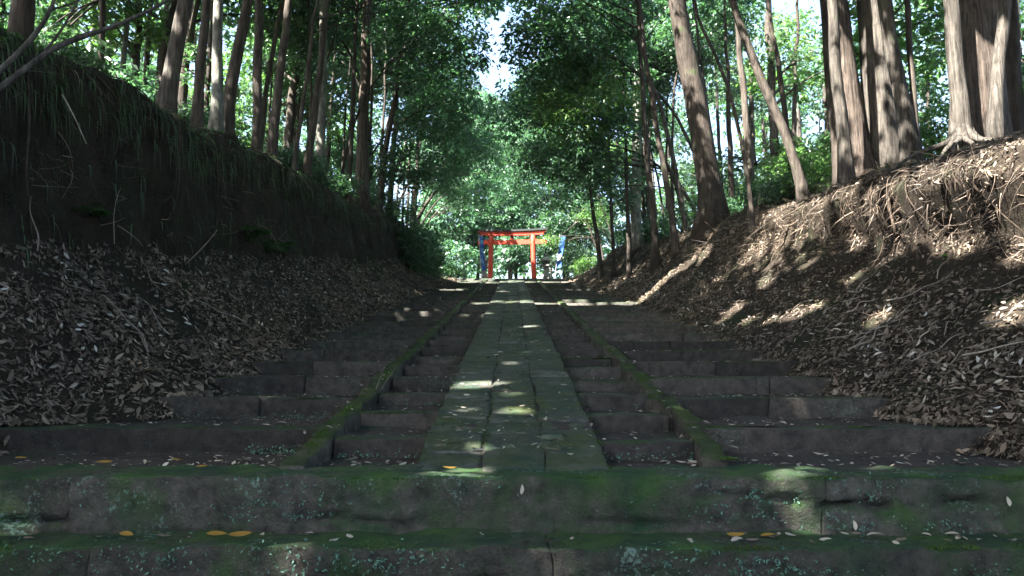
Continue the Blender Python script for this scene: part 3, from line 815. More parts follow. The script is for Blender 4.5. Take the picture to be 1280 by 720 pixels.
for k, (u, v, Y, r, rz, lm) in [q for S_ in (AVENUE_L, AVENUE_R) for q in enumerate(sorted(S_, key=lambda q: -q[2]))]:
    c = at(u, v, Y); side = -1 if u < 640 else 1
    fx = side * random.uniform(6.2, 7.6)
    fy = Y + random.uniform(-.8, .8)
    foot = np.array([fx, fy, ground(fx, fy)])
    hi = c[2] - foot[2]
    q = np.array([foot[0] - side * .4, fy, c[2] - .15 * hi]); tt = np.linspace(0, 1, 7)[:, None]
    pts = foot * (1 - tt) ** 2 + q * 2 * tt * (1 - tt) + (c + np.array([0, 0, rz * .2])) * tt ** 2
    rads = np.linspace(.085, .02, 7) * random.uniform(.7, 1.2)
    n = min(340, int(68 * r * r * rz / 2)); ls = max(1, r / 2.3)
    tree("evergreen_tree", "leafy evergreen arching over the stairs from the %s bank, %s counting from the red gate" % (("left" if side < 0 else "right"), ORD[k]), "tree", "leafy trees arching over the stairs from the %s bank" % ("left" if side < 0 else "right"),
         pts, rads, M_DARKBARK, [(c, (r, r * 1.05, rz), n, 18, .18 * ls, .082 * ls, dict(spray_r=.48 * ls, gap=.6))], M_LEAF[lm], .4, 8, 14)

c = at(688, 302, 47.4); foot = np.array([5.6, 47.8, ground(5.6, 47.8)])
tree("young_tree", "young tree with a sunlit branch hanging before the right end of the red gate", "tree", None, [foot, foot + np.array([-.3, 0, 2.0]), foot + np.array([-1.2, -.2, 3.0]), c + np.array([.5, 0, .3])], np.array([.06, .05, .035, .015]), M_BARK,
     [(c, (.75, .6, .42), 30, 16, .13, .07, dict(spray_r=.35, free=True, gap=.2)), (foot + np.array([-.6, 0, 3.2]), (1.3, 1.1, .8), 50, 18, .14, .07, dict(spray_r=.4))], M_LEAF[2], .4, 8, 6)
# ---- the wall of leaves beyond the gate
for k, (u, v, Y, r, rz, lm) in enumerate([(640, 262, 63, 3.0, 2.6, 3), (600, 300, 62, 2.4, 2.2, 1), (684, 300, 62, 2.4, 2.2, 1), (641, 318, 60, 2.2, 1.6, 3), (560, 270, 60, 2.8, 2.6, 3), (725, 275, 60, 2.8, 2.4, 1), (640, 190, 70, 4.0, 2.8, 3),
                                       (585, 195, 66, 3.4, 3, 0), (700, 190, 66, 3.4, 3, 3), (596, 150, 78, 4.0, 3, 3), (690, 120, 78, 4.2, 3.5, 0), (655, 160, 84, 3.5, 2.4, 3), (740, 200, 62, 3, 2.6, 1), (540, 200, 62, 3, 2.6, 1), (570, 325, 57, 1.8, 1.4, 3), (712, 322, 57, 1.6, 1.3, 0)]):
    c = at(u, v, Y)
    foot = np.array([c[0] + random.uniform(-.5, .5), Y + .5, float(base(np.array(float(Y))))])
    pts = np.array([foot, .5 * (foot + c), c + np.array([0, 0, rz * .3])])
    tree("evergreen_tree", "leafy tree in the green wall beyond the red gate", "tree", "leafy trees beyond the red gate", pts, np.array([.16, .13, .05]), M_BARK,
         [(c, (r, r, rz), int(56 * r * r * rz / 2.2), 20, .24, .125, dict(spray_r=.6, gap=.2))], M_LEAF[lm], .4, 7, 6)

# ---- the forest behind both banks
def scatter(n, xr, yr, dmin, seed):
    r_ = np.random.default_rng(seed); out = []
    for _ in range(n * 60):
        if len(out) >= n: break
        p = np.array([r_.uniform(*xr), r_.uniform(*yr)])
        if all(np.hypot(*(p - q)) > dmin for q in out): out.append(p)
    return out
deep = [(-1, p) for p in scatter(38, (-25, -9.2), (9, 60), 2.6, 3)] + [(1, p) for p in scatter(40, (9.0, 25), (10, 60), 2.6, 5)]
for side, (x, y) in deep:
    if abs(x) / y > .95: continue
    g = ground(x, y)
    H = random.uniform(7, 12); d_ = abs(x) - 8
    lean = np.array([random.uniform(-.6, .6), random.uniform(-.5, .5), 0])
    foot = np.array([x, y, g])
    pts = np.array([foot, foot + lean * .3 + np.array([0, 0, H * .5]), foot + lean + np.array([0, 0, H])])
    rr = random.uniform(.06, .2)
    cr = random.uniform(1.5, 2.3)
    lm = random.choice([0, 0, 2, 3, 1, 2])
    crowns = [(pts[-1] - np.array([0, 0, .6]), (cr * 1.2, cr * 1.2, cr), int(46 * cr), 14, .25, .12, dict(spray_r=.55, gap=.6))]
    for _ in range(2):
        c = foot + np.array([random.uniform(-1.2, 1.2), random.uniform(-1, 1), random.uniform(1.2, H * .7)])
        q = random.uniform(1.0, 1.7)
        crowns.append((c, (q * 1.2, q * 1.2, q * .8), int(28 * q * q), 13, .22, .105, dict(spray_r=.45, gap=.6)))
    word = "left" if side < 0 else "right"
    tree("woodland_tree", "leafy tree standing back in the woods behind the %s bank" % word, "tree", "trees deep in the woods behind the %s bank" % word, pts, np.array([rr, rr * .8, rr * .35]),
         random.choice([M_BARK, M_GREYBARK, M_BARK, M_DARKBARK]), crowns, M_LEAF[lm], .6, 7, 5)

slim_r = np.random.default_rng(41)
for k in range(34):
    side = -1 if k < 16 else 1
    y = slim_r.uniform(21, 50); x = side * (float(toe(y, side)) + slim_r.uniform(2.4, 8))
    foot = np.array([x, y, ground(x, y)]); H = slim_r.uniform(8, 12)
    q = np.array([slim_r.normal(0, .7) - side * .5, slim_r.normal(0, .4), 0])
    pts = np.array([foot, foot + q * .25 + np.array([0, 0, H * .4]), foot + q + np.array([0, 0, H])])
    r0 = slim_r.uniform(.05, .12)
    word = "left" if side < 0 else "right"
    tree("slim_tree", "slim straight trunk in the thicket of trees along the upper %s bank" % word, "tree", "slim trees in the thicket of the upper %s bank" % word, pts, np.array([r0, r0 * .85, r0 * .4]), random.choice([M_DARKBARK, M_BARK, M_GREYBARK]),
         [(pts[-1], (1.5, 1.5, 1.2), 50, 14, .2, .095, dict(gap=.5))], M_LEAF[1], .5, 7, 5)
# ---- mostly unseen trees added beside and behind the viewer to block the sun
for side, x, y in [(-1, -9.5, -9.5), (-1, -8.2, -5), (-1, -8.6, 0), (-1, -8.0, 4.5), (-1, -9.5, 8.6), (-1, -13, 2), (-1, -13.5, 8), (-1, -12.5, -4), (1, 8.2, -3), (1, 8.8, 2.5), (1, 8.6, 7.5), (1, 13, 5), (1, 10.5, 12.2), (-1, -11.5, 13), (-1, -13.5, 19), (-1, -11, 24), (-1, -13, 30), (-1, -10.5, 36), (-1, -12, 42)]:
    g = ground(x, y); H = random.uniform(9.5, 12)
    foot = np.array([x, y, g]); tp = foot + np.array([-side * 1.2, random.uniform(-.5, .5), H])
    pts = np.array([foot, foot + np.array([-side * .2, 0, H * .5]), tp])
    cs = []
    for dx, dy, dz, q in [(0, 0, 0, 2.7), (-side * 2.4, 1.4, -.4, 2.3), (-side * 2.6, -1.6, .2, 2.3), (side * 1.2, 1.8, -1.6, 2.2), (0, -2.4, -1.8, 2.2)] + ([(-side * 5.2, .6, .3, 2.5), (-side * 5.0, -2.0, -.6, 2.4)] if y < 13 else []):
        cs.append((tp + np.array([dx, dy, dz]), (q * 1.25, q * 1.25, q * .7), int((30 if y < 13 else 26) * q * q), 15, .33, .17, dict(spray_r=.8, gap=.3)))
    word = "left" if side < 0 else "right"
    tree("added_shade_tree", "unseen tall tree added beside the foot of the stairs on the %s, shading them" % word if y < 13 else "tall tree added behind the crest trees of the left bank, shading the stairs", "tree",
         "added shade trees beside the foot of the stairs, %s side" % word if y < 13 else "added shade trees behind the crest of the left bank", pts, np.array([.26, .2, .08]), M_BARK, cs, M_LEAF[random.choice([0, 1])], .8, 9, 6)

# ---- far woods that close the view: nobody could count them
mb = MB()
C = []
for _ in range(600):
    a = rng.uniform(-1.25, 1.25); d = rng.uniform(44, 78)
    x = math.sin(a) * d * 1.0; y = math.cos(a) * d * 1.15 + 6
    if abs(x) < 12 and y < 72: continue
    gz = ground(x, min(y, 120.)) if abs(x) < 70 else 12
    h = rng.uniform(0.3, 1) ** 1.4 * 13
    C.append((x, y, gz + h))
C = np.array(C)
for lmi in range(2):
    sub = C[lmi::2]; mbx = MB()
    for c in sub:
        V, Fq, S = crown_leaves(c, (2.4, 2.4, 1.9), 10, 16, .5, .27, spray_r=1.0)
        if len(V): mb.add(V, Fq)
tag(mb.build("far_woods", M_LEAF[3], None, (0, 60, 6)), "distant mass of foliage closing the view behind the nearer trees", "woods", None, "stuff")

# ------------------------------------------------------------------ shrubs, ferns, grass on the banks
def shrub(x, y, r, rz, lm, label, n=90, L=.11, W=.045, group=None):
    g = ground(x, y)
    foot = np.array([x, y, g])
    t = tag(empty("shrub", foot), label, "shrub", group)
    V, Fq, S = crown_leaves(foot + np.array([0, 0, rz * .75]), (r, r, rz), int(n * .8), 18, L * 1.15, W * 1.15, spray_r=.28, gap=.2)
    if not len(V): return
    obj("foliage", V, Fq, M_LEAF[lm], t, foot)
    mb = MB()
    for q in S[:8]:
        l2 = spline(np.column_stack([[foot - np.array([0, 0, .1]), .5 * (foot + q) + np.array([0, 0, .1]), q], [.02, .014, .005]]), 6); tube(mb, l2[:, :3], l2[:, 3], 4, False)
    mb.build("stem", M_DARKBARK, t, foot)
for k, (u, y, off, r, rz, lm) in enumerate([(505, 34, .2, 1.0, .8, 1), (528, 38, .0, 1.2, .9, 1), (545, 42, -.3, 1.1, .9, 0), (490, 31, .5, .9, .7, 1), (465, 28, .7, .8, .6, 1), (556, 46, .2, 1.0, .7, 2), (440, 25, .9, .8, .6, 0), (420, 23, 1.0, .8, .6, 1)]):
    x = -(float(toe(y, -1)) + 2.1 + off)
    shrub(x, y, r, rz, lm, "dark leafy bush hanging over the crest toward the far end of the left bank", 120, .12, .05, "bushes along the crest of the left bank")
for (x, y, r, rz, lab) in [(-4.75, 36.0, 1.3, 1.2, "dark bush hanging down the left earth wall near its far end, nearest of three"), (-4.55, 39.0, 1.45, 1.35, "dark bush hanging down the left earth wall near its far end, middle of three"), (-4.3, 42.3, 1.3, 1.15, "bush with a sunlit edge at the very end of the left earth wall")]:
    shrub(x, y, r, rz, 1, lab, 260, .14, .06)
for k, (x, y, r, rz, lm) in enumerate([(6.9, 27, .9, .7, 1), (6.8, 31, 1.0, .8, 1), (6.6, 35, .9, .8, 1), (6.4, 39, 1.0, .9, 0), (6.2, 43, .9, .8, 1), (7.3, 22, .8, .6, 0)]):
    shrub(x, y, r, rz, lm, "dark leafy bush on the crest toward the far end of the right bank", 110, .12, .05, "bushes along the crest of the right bank")
for k, (x, y, r, rz) in enumerate([(8.6, 19.5, 1.0, .9), (9.6, 17.2, 1.1, 1.0), (8.2, 21.5, .9, .8), (10.5, 20, 1.2, 1.1), (8.9, 24, 1.0, .9), (9.9, 14.6, .9, .8), (11.5, 16.5, 1.2, 1.1), (11.0, 25, 1.3, 1.1), (9.7, 28, 1.2, 1.1)]):
    shrub(x, y, r, rz, 2, "bright green understorey shrub behind the crest of the right bank", 120, .12, .055, "bright green shrubs behind the right bank")
for k, (x, y, r, rz) in enumerate([(-8.8, 15, 1.0, .8), (-9.4, 18.5, 1.1, .9), (-8.6, 20.5, .9, .8), (-10.0, 13, 1.0, .8), (-9.2, 24, 1.1, .9), (-10.6, 21.5, 1.2, 1.0), (-8.4, 27, 1.0, .9), (-11.5, 17, 1.2, 1.1), (-9.8, 30, 1.2, 1.0)]):
    shrub(x, y, r, rz, random.choice([0, 3]), "green understorey shrub behind the crest of the left bank", 120, .12, .055, "green shrubs behind the left bank")
shrub(-4.3, 48.2, .9, .6, 2, "sunlit green bush at the left of the red gate", 90, .12, .055)
shrub(4.6, 48.8, .8, .7, 2, "sunlit bush hanging beside the right-hand blue banner", 90, .12, .055)

# grass and rootlets hanging from the crests
def blades(n, side, yr, jr, L, W, down, mat, name, label, parent, seed, dark=False):
    r_ = np.random.default_rng(seed)
    y = yr[0] + (yr[1] - yr[0]) * r_.uniform(0, 1, n) ** 1.5
    cl = np.round(y * 2.2) / 2.2 + r_.normal(size=n) * .09
    y = np.where(r_.uniform(size=n) < .75, np.clip(cl, *yr), y)
    j = r_.uniform(*jr, n)
    p, nr = on_bank(side, y, j)
    seg = 5
    l = L * r_.uniform(.4, 1.3, n); w = W * r_.uniform(.6, 1.3, n)
    o = np.stack([-side * np.abs(r_.normal(.8, .4, n)), r_.normal(0, .45, n), np.zeros(n)], 1)
    up = r_.uniform(.1, 1.0, n) * (0.25 if down > .8 else 1.0)
    V = []
    tang = norm(np.cross(o, np.array([0, 0, 1.0])) + 1e-6)
    for k in range(seg):
        t = k / (seg - 1)
        q = p + o * (l * t * .55)[:, None] * (1 - .45 * t) + np.array([0, 0, 1.0]) * (l * (up * t - (down + up * .8) * t * t))[:, None]
        ww = (w * (1 - t ** 1.5 * .92))[:, None]
        V += [q - tang * ww * .5, q + tang * ww * .5]
    V = np.stack(V, 1).reshape(-1, 3)
    b = np.arange(n)[:, None] * 2 * seg
    Fq = np.concatenate([b + np.array([2 * k, 2 * k + 1, 2 * k + 3, 2 * k + 2]) for k in range(seg - 1)])
    o_ = obj(name, V, Fq, mat, parent, None)
    return tag(o_, label, None, None, "stuff")
blades(4200, -1, (6, 36), (53, 75), .55, .016, .85, M_GRASS, "hanging_grass", "dark strappy grass hanging over the crest of the left bank", None, 11)
blades(1300, -1, (5.5, 34), (60, 76), .3, .035, .6, M_FERN, "crest_plants", "ragged fringe of dark leafy plants along the crest of the left bank", None, 23)
blades(260, -1, (6, 34), (46, 62), .8, .008, 1.1, M_DARKBARK, "rootlets", None, bank_l, 12)
blades(380, -1, (7, 40), (34, 50), .4, .02, .9, M_FERN, "bank_weeds", "sparse dark weeds and fern leaves on the earth face of the left bank", None, 13)
blades(260, 1, (6, 24), (50, 70), .5, .010, 1.0, M_FIBRE, "rootlets", None, bank_r, 14)
def fibres(n, side, yr, jr, L, W, parent, seed, name):
    r_ = np.random.default_rng(seed)
    y = r_.uniform(*yr, n); j = r_.uniform(*jr, n)
    k = np.array([mnoise.noise(Vector((a * 1.4, b * .16, 3))) for a, b in zip(y, j)]) + r_.normal(size=n) * .15 > -.02
    y, j = y[k], j[k]; n = len(y)
    p, nr = on_bank(side, y, j)
    nr = np.where(nr[:, 0:1] * side > 0, -nr, nr)
    d = norm(np.array([-side * .35, .1, -.55]) + r_.normal(size=(n, 3)) * np.array([.5, .9, .5]))
    b2 = r_.normal(size=(n, 3)) * .5
    l = L * r_.uniform(.25, 1.3, n)[:, None]; w = W * r_.uniform(.5, 1.6, n)[:, None]
    s = norm(np.cross(d, nr) + .3 * r_.normal(size=(n, 3)))
    V = []
    for q in range(5):
        t = q / 4
        c = p + nr * (.03 + .12 * l * math.sin(t * 3.0)) + d * l * t + b2 * l * t * t * .6
        ww = w * (1 - .7 * t)
        V += [c - s * ww, c + s * ww]
    V = np.stack(V, 1).reshape(-1, 3); b = np.arange(n)[:, None] * 10
    Fq = np.concatenate([b + np.array([2 * q, 2 * q + 1, 2 * q + 3, 2 * q + 2]) for q in range(4)])
    return tag(obj(name, V, Fq, M_FIBRE, parent, None), None, None, None, "stuff")
fibres(9500, 1, (6.5, 26), (45, 78), .4, .0042, bank_r, 15, "fine_rootlets")
fibres(3000, 1, (5, 20), (8, 46), .3, .004, bank_r, 19, "broken_twigs")
fibres(1500, -1, (5, 20), (8, 36), .28, .004, bank_l, 20, "broken_twigs")
fibres(1500, -1, (5.5, 30), (38, 76), .4, .005, bank_l, 21, "fine_rootlets")
blades(420, 1, (11.5, 18), (72, 80), .4, .016, .4, M_GRASS, "tufted_grass", "short green grass tufts on the crest of the right bank below the trunks", None, 16)
blades(2800, -1, (37, 54), (14, 66), .3, .05, .5, M_GLITTER, "bank_grass", "sunlit green grass on the low bank beside the red gate, left", None, 17)
blades(1500, 1, (46, 54), (10, 50), .3, .05, .5, M_GLITTER, "bank_grass", "sunlit grass and moss on the low bank beside the stone lantern, right", None, 18)

# stout bare roots of the right bank, each a piece of it
for k in range(40):
    y = random.uniform(7.2, 19.5); j = random.uniform(58, 73)
    n = 12
    yy = y + np.cumsum(np.array([random.uniform(-.12, .10) for _ in range(n)])) * 1.3
    drop = random.uniform(8, 26)
    jj = np.clip(j - np.linspace(0, drop, n) + np.array([random.uniform(-1, 1) for _ in range(n)]), 22, 78)
    p, nr = on_bank(1, yy, jj)
    out = np.array([-1, -.1, .15]) * (np.sin(np.linspace(0, 3.1, n)) * random.uniform(.05, .26))[:, None]
    p = p + out
    l = spline(p, 18)
    r0 = random.choice([.006, .008, .010, .014, .02, .028])
    mb = MB(); tube(mb, l, r0 * np.linspace(1, .25, 18) * (1 + .25 * np.sin(np.arange(18) * 1.9 + k)), 7)
    for q in range(random.choice((1, 2, 2, 3))):
        a = random.randrange(4, 13); d = (l[a + 1] - l[a - 1]); d /= np.linalg.norm(d)
        e = d + np.array([random.uniform(-.5, .1), random.uniform(-.9, .9), random.uniform(-.6, .2)]); ln = random.uniform(.15, .45)
        f = spline(np.array([l[a], l[a] + e * ln * .5 + np.array([-.03, 0, 0]), l[a] + e * ln + np.array([.05, 0, -.1])]), 8); tube(mb, f, np.linspace(r0 * .55, r0 * .12, 8), 5)
    mb.build("root", M_ROOT, bank_r, None, True)
for k in range(22):
    y = random.uniform(8, 24); j = random.uniform(56, 70); n = 10
    yy = y + np.cumsum(np.array([random.uniform(-.1, .1) for _ in range(n)])); jj = np.clip(j - np.linspace(0, random.uniform(8, 22), n), 26, 78)
    p, nr = on_bank(-1, yy, jj)
    l = spline(p + np.array([1, 0, 0]) * (np.sin(np.linspace(0, 3.1, n)) * random.uniform(.03, .15))[:, None], 14)
    mb = MB(); r0 = random.choice([.008, .012, .02]); tube(mb, l, np.linspace(r0, r0 * .4, 14), 6); mb.build("root", M_ROOT, bank_l, None, True)

# ferns on the left bank
frond_me = None
def frond_mesh():
    mb = MB()
    n = 13; L = .42
    C, A, N, Ls = [], [], [], []
    for k in range(n):
        t = (k + 1.2) / (n + 1)
        c0 = np.array([t * L, 0, .16 * math.sin(t * 2.6)])
        ll = .16 * math.sin(.35 + 2.6 * t) + .02
        for s in (-1, 1):
            a = np.array([.35, s, -.15]); a /= np.linalg.norm(a)
            C.append(c0 + a * ll * .5); A.append(a); N.append((0, 0, 1)); Ls.append(ll)
    V, Fq = leaf_quads(np.array(C), np.array(A), norm(np.array(N, dtype=float)), np.array(Ls), np.array(Ls) * .24)
    mb.add(V, Fq)
    t = np.linspace(0, 1, 8); tube(mb, np.stack([t * L, 0 * t, .16 * np.sin(t * 2.6)], 1), .004, 4, False)
    me = make_mesh("frond", mb.verts(), mb.faces()); me.materials.append(M_FERN); return me
frond_me = frond_mesh()
for (y, j, sc, lab) in [(15.6, 38, 1.25, "small dark fern at the foot of the left earth wall, foremost of three"), (16.8, 37, 1.15, "small dark fern at the foot of the left earth wall, middle of three"), (18.0, 37, 1.1, "small dark fern at the foot of the left earth wall, farthest of three"), (9.8, 40, .7, "tiny lone fern low on the dark left earth wall")]:
    p, nr = on_bank(-1, np.array([y]), np.array([float(j)]))
    f = tag(empty("fern", p[0]), lab, "fern")
    for k in range(7):
        o = link("frond", frond_me, f, p[0]); o.scale = (sc,) * 3
        o.rotation_euler = (random.uniform(-.3, .3), random.uniform(-.25, .3), -1.5 + k * .5 + random.uniform(-.2, .2))

def tread_z(x, y):
    ax = abs(x)
    if y < 5.72: return .885
    if ax < .66: return P(y) + .045
    if ax < KX - .11:
        y0 = 6.36 if x < 0 else 6.22
        n = math.floor((y - y0) / GI)
        return .872 if n < 0 else P(y0 + GI * n) + .004
    if ax < KX + .12: return P(y) + .06
    n = math.floor((y - 6.75) / GO)
    return .872 if n < 0 else P(6.75 + GO * n) - .002
# ------------------------------------------------------------------ leaf litter on the banks
def litter(side, n, seed):
    r_ = np.random.default_rng(seed)
    y = 4.2 + 44 * r_.uniform(0, 1, n) ** 2.0
    j = r_.uniform(2, 36 if side < 0 else 76, n)
    keep = r_.uniform(size=n) > np.interp(j, [26, 36, 42, 50, 76], [0, .4, .75, .3, .5])
    edge = np.array([mnoise.noise(Vector((a * .9, side * 5, 0))) * 3 + mnoise.noise(Vector((a * 4, side * 5, 2))) * 1.5 for a in y]) + 5.5
    keep &= (j > edge) | (r_.uniform(size=n) < .12)
    keep &= np.array([mnoise.noise(Vector((a * 1.1, b * .14, side))) for a, b in zip(y, j)]) + .35 + r_.uniform(-.2, .3, n) > np.where(y < 9, -.05, .1)
    y, j = y[keep], j[keep]; n = len(y)
    p, nr = on_bank(side, y, j)
    nr = np.where(nr[:, 2:3] < 0, -nr, nr)
    N = norm(nr + r_.normal(size=(n, 3)) * .33)
    A = norm(np.cross(N, r_.normal(size=(n, 3))))
    far = np.interp(y, [4, 14, 30, 48], [1, 1.15, 1.7, 2.2])
    L = np.clip(np.exp(r_.normal(-2.95, .4, n)), .02, .13) * far; W = L * r_.uniform(.2, .5, n)
    C = p + nr * r_.uniform(.0, .05, n)[:, None]
    for q in range(n):
        if abs(C[q, 0]) < float(toe(C[q, 1], side)) + .6:
            C[q, 2] = max(C[q, 2], tread_z(C[q, 0], C[q, 1]) + .012 + .03 * r_.uniform())
    near = y < 12.5; m2 = MB()
    m2.add(*leaf_fine(C[near], A[near], N[near], L[near], W[near], r_.normal(.05, .16, near.sum())))
    m2.add(*leaf_quads(C[~near], A[~near], N[~near], L[~near], W[~near]))
    return m2.verts(), m2.faces()
for side, n in ((-1, 60000), (1, 92000)):
    V, Fq = litter(side, n, 31 + side)
    word = "left" if side < 0 else "right"
    o = obj("fallen_leaves", V, Fq, M_LITTER, None, None)
    tag(o, "thick litter of dry brown leaves covering the foot of the %s bank" % word, "leaf litter", None, "stuff")
# pale leaves among them, small chips on the treads
r_ = np.random.default_rng(77)
Vs = MB()
for side in (-1, 1):
    n = 500; y = 4.5 + 26 * r_.uniform(0, 1, n) ** 1.8; j = r_.uniform(10, 34, n)
    p, nr = on_bank(side, y, j); nr = np.where(nr[:, 2:3] < 0, -nr, nr)
    N = norm(nr + r_.normal(size=(n, 3)) * .35); A = norm(np.cross(N, r_.normal(size=(n, 3)))); L = r_.uniform(.06, .12, n)
    V, Fq = leaf_fine(p + nr * .045, A, N, L, L * .38, r_.uniform(-.05, .15, n)); Vs.add(V, Fq)
n = 2600
y = 5.75 + 30 * r_.uniform(0, 1, n) ** 1.8; x = r_.uniform(-3.7, 3.8, n)
near_edge = r_.uniform(size=n) < .55
C = np.array([(a, b, tread_z(a, b) + .008) for a, b in zip(x, y)])
N = norm(np.array([0, 0, 1.0]) + r_.normal(size=(n, 3)) * .22); A = norm(np.cross(N, r_.normal(size=(n, 3)))); L = r_.uniform(.015, .07, n)
V, Fq = leaf_fine(C, A, N, L, L * .4, r_.uniform(-.03, .12, n)); Vs.add(V, Fq)
tag(Vs.build("leaf_scraps", M_PALE, None, None), "small pale leaf scraps strewn over the steps and the litter", "leaf litter", None, "stuff")

# single leaves that can be picked out, on the path and the front steps
def leaf_mesh(name, mat, seed, L=.1, ratio=.36):
    q = np.random.default_rng(seed)
    n = 7; t = np.linspace(0, 1, n)
    w = L * ratio * .5 * np.sin(np.pi * t ** .85) ** .8
    bend = q.uniform(-.08, .16) if mat is not M_YELLOW else q.uniform(.0, .1); tw = q.uniform(-.4, .4)
    mid = np.stack([(t - .5) * L, q.uniform(-.08, .08) * L * np.sin(t * 3.1), bend * L * (2 * t - 1) ** 2], 1)
    a = tw * t
    l = mid + np.stack([0 * t, w * np.cos(a), w * np.sin(a) + w * .35], 1); r = mid - np.stack([0 * t, w * np.cos(a), w * np.sin(a) - w * .35], 1)
    V = np.concatenate([mid, l, r]); k = np.arange(n - 1)
    Fq = np.concatenate([np.stack([k, k + 1, n + k + 1, n + k], 1), np.stack([k + 1, k, 2 * n + k, 2 * n + k + 1], 1)])
    V[:, 2] -= V[:, 2].min()
    me = make_mesh(name, V, Fq, True); me.materials.append(mat); return me
PALE_ME = [leaf_mesh("fallen_leaf", M_PALE, s, .085 + .01 * (s % 4)) for s in range(6)]
BROWN_ME = [leaf_mesh("fallen_leaf", M_LITTER, s + 20, .09 + .01 * (s % 3)) for s in range(4)]
YEL_ME = [leaf_mesh("fallen_leaf", M_YELLOW, s + 40, .085 + .012 * (s % 4), .3 + .05 * (s % 3)) for s in range(9)]
def lay(me, p, label, group=None, tilt=.12, s=1.0, rz=None):
    o = link("fallen_leaf", me, None, p)
    o.rotation_euler = (random.uniform(-tilt, tilt), random.uniform(-tilt, tilt), random.uniform(0, 6.28) if rz is None else rz); o.scale = (s,) * 3
    if group: o.rotation_mode = 'ZYX'; o.rotation_euler = (o.rotation_euler.x + random.uniform(.1, .4), o.rotation_euler.y, o.rotation_euler.z); o.rotation_mode = 'XYZ'
    return tag(o, label, "leaf", group)
for k in range(58):
    y = 5.6 + 9 * random.random() ** 1.5; x = random.uniform(-.6, .6)
    o = lay(random.choice(PALE_ME + BROWN_ME), (x, y, P(y) + .046), "dry leaf lying on the mossy stone path", "dry leaves scattered on the stone path", .08, random.uniform(.7, 1.15))
    o.rotation_euler.x += .153
for k in range(36):
    x = random.uniform(-3.2, 3.3); y = random.uniform(5.75, 6.2) if abs(x) < 1.4 else random.uniform(5.75, 6.6)
    if abs(x) < .7: x += 1.0
    lay(random.choice(PALE_ME + BROWN_ME), (x, y, .882), "dry leaf on the earth landing above the front step", "dry leaves on the landing above the front step", .15, random.uniform(.7, 1.1))
for k in range(44):
    x = random.uniform(-2.9, 3.0) if k < 22 else random.uniform(1.2, 3.0); y = random.uniform(4.68, 4.98)
    lay(random.choice(PALE_ME + BROWN_ME), (x, y, .562), "dry leaf on top of the lowest step in view", "dry leaves on the lowest step", .15, random.uniform(.6, 1.0))
for k in range(40):
    n = random.randrange(0, 5); side = random.choice((-1, 1)); y = 6.75 + GO * n + random.uniform(.04, .5); x = side * random.uniform(1.7, 3.4)
    lay(random.choice(PALE_ME), (x, y, P(6.75 + GO * n) + .008), "pale leaf on one of the broad side steps", "pale leaves on the side steps", .12, random.uniform(.6, 1.1))
for (u, v, lab) in [(158, 666, "orange yellow leaf on the lowest step near its joint at far left"), (270, 683, "largest yellow leaf on the lowest step, left of a slim orange one"), (300, 679, "slim orange leaf on the lowest step, right of the largest yellow leaf"),
                    (920, 666, "yellow brown leaf on the lowest step right of the path, alone under the front step"), (960, 664, "small orange leaf on the lowest step, right of a yellow brown one")]:
    p = at(u, v, 4.86); o = lay(random.choice(YEL_ME), (p[0], 4.86, .572), lab, None, .1, 1.15, random.uniform(-.5, .5)); o.rotation_euler.x = .38
for (u, yy, lab) in [(25, 6.2, "yellow leaf lying at the left end of the earth landing"), (130, 5.9, "yellow leaf on the left of the landing, right of the one at its end"), (222, 6.1, "dull yellow leaf on the landing below the first broad step on the left"), (252, 5.62, "orange leaf at the edge of the front step on its left half")]:
    p = at(u, 590, yy); o = lay(random.choice(YEL_ME), (p[0], yy, .887), lab, None, .1, .9, random.uniform(-.5, .5)); o.rotation_euler.x = .32
for (u, v, lab) in [(640, 474, "orange yellow leaf on the middle row of the path by a sun patch"), (562, 585, "orange leaf at the foot of the path on its left side")]:
    p = plane_at(u, v, .045); o = lay(random.choice(YEL_ME), p, lab, None, .05, 1.0, .3); o.rotation_euler.x += .153
for (u, v, lab) in [(1260, 627, "pale leaf stuck upright to the front step near its right end"), (652, 612, "pale leaf stuck to the face of the front step below the path"), (1068, 657, "pale leaf stuck low on the front step under its long crack")]:
    p = at(u, v, 5.03); o = lay(PALE_ME[0], p, lab, None, .1, .8); o.rotation_euler = (0, -1.0, 1.4)

# liverworts and tiny ferns on the front steps
r_ = np.random.default_rng(5)
mb = MB()
for (u, v, su, sv, n, yf) in [(370, 628, 42, 16, 420, 5.07), (290, 632, 40, 16, 200, 5.07), (160, 630, 36, 14, 130, 5.07), (945, 622, 26, 10, 330, 5.07), (905, 640, 30, 10, 150, 5.07), (1090, 612, 30, 10, 120, 5.07), (1140, 655, 60, 4, 160, 5.07), (600, 612, 16, 10, 40, 5.07), (820, 628, 40, 14, 60, 5.07),
                              (190, 698, 40, 12, 170, 4.57), (370, 700, 40, 12, 220, 4.57), (480, 702, 50, 10, 260, 4.57), (960, 706, 30, 9, 200, 4.57), (840, 700, 40, 10, 160, 4.57), (1000, 716, 60, 6, 120, 4.57), (60, 700, 40, 12, 90, 4.57), (1240, 712, 30, 6, 60, 4.57)]:
    n = int(n * 1.9); uu = r_.normal(u, su * .9, n); vv = r_.normal(v, sv, n)
    kk = np.array([abs(mnoise.noise(Vector((a * .05, b * .07, 1)))) for a, b in zip(uu, vv)]) < .13; uu, vv = uu[kk], vv[kk]; n = len(uu)
    C = np.array([at(a, b, yf) for a, b in zip(uu, vv)]); C[:, 1] += r_.uniform(-.02, .015, n)
    N = norm(np.array([0, -1.0, .35]) + r_.normal(size=(n, 3)) * .5); A = norm(np.cross(N, r_.normal(size=(n, 3)))); L = r_.uniform(.008, .026, n)
    V, Fq = leaf_fine(C, A, N, L, L * .45, .05); mb.add(V, Fq)
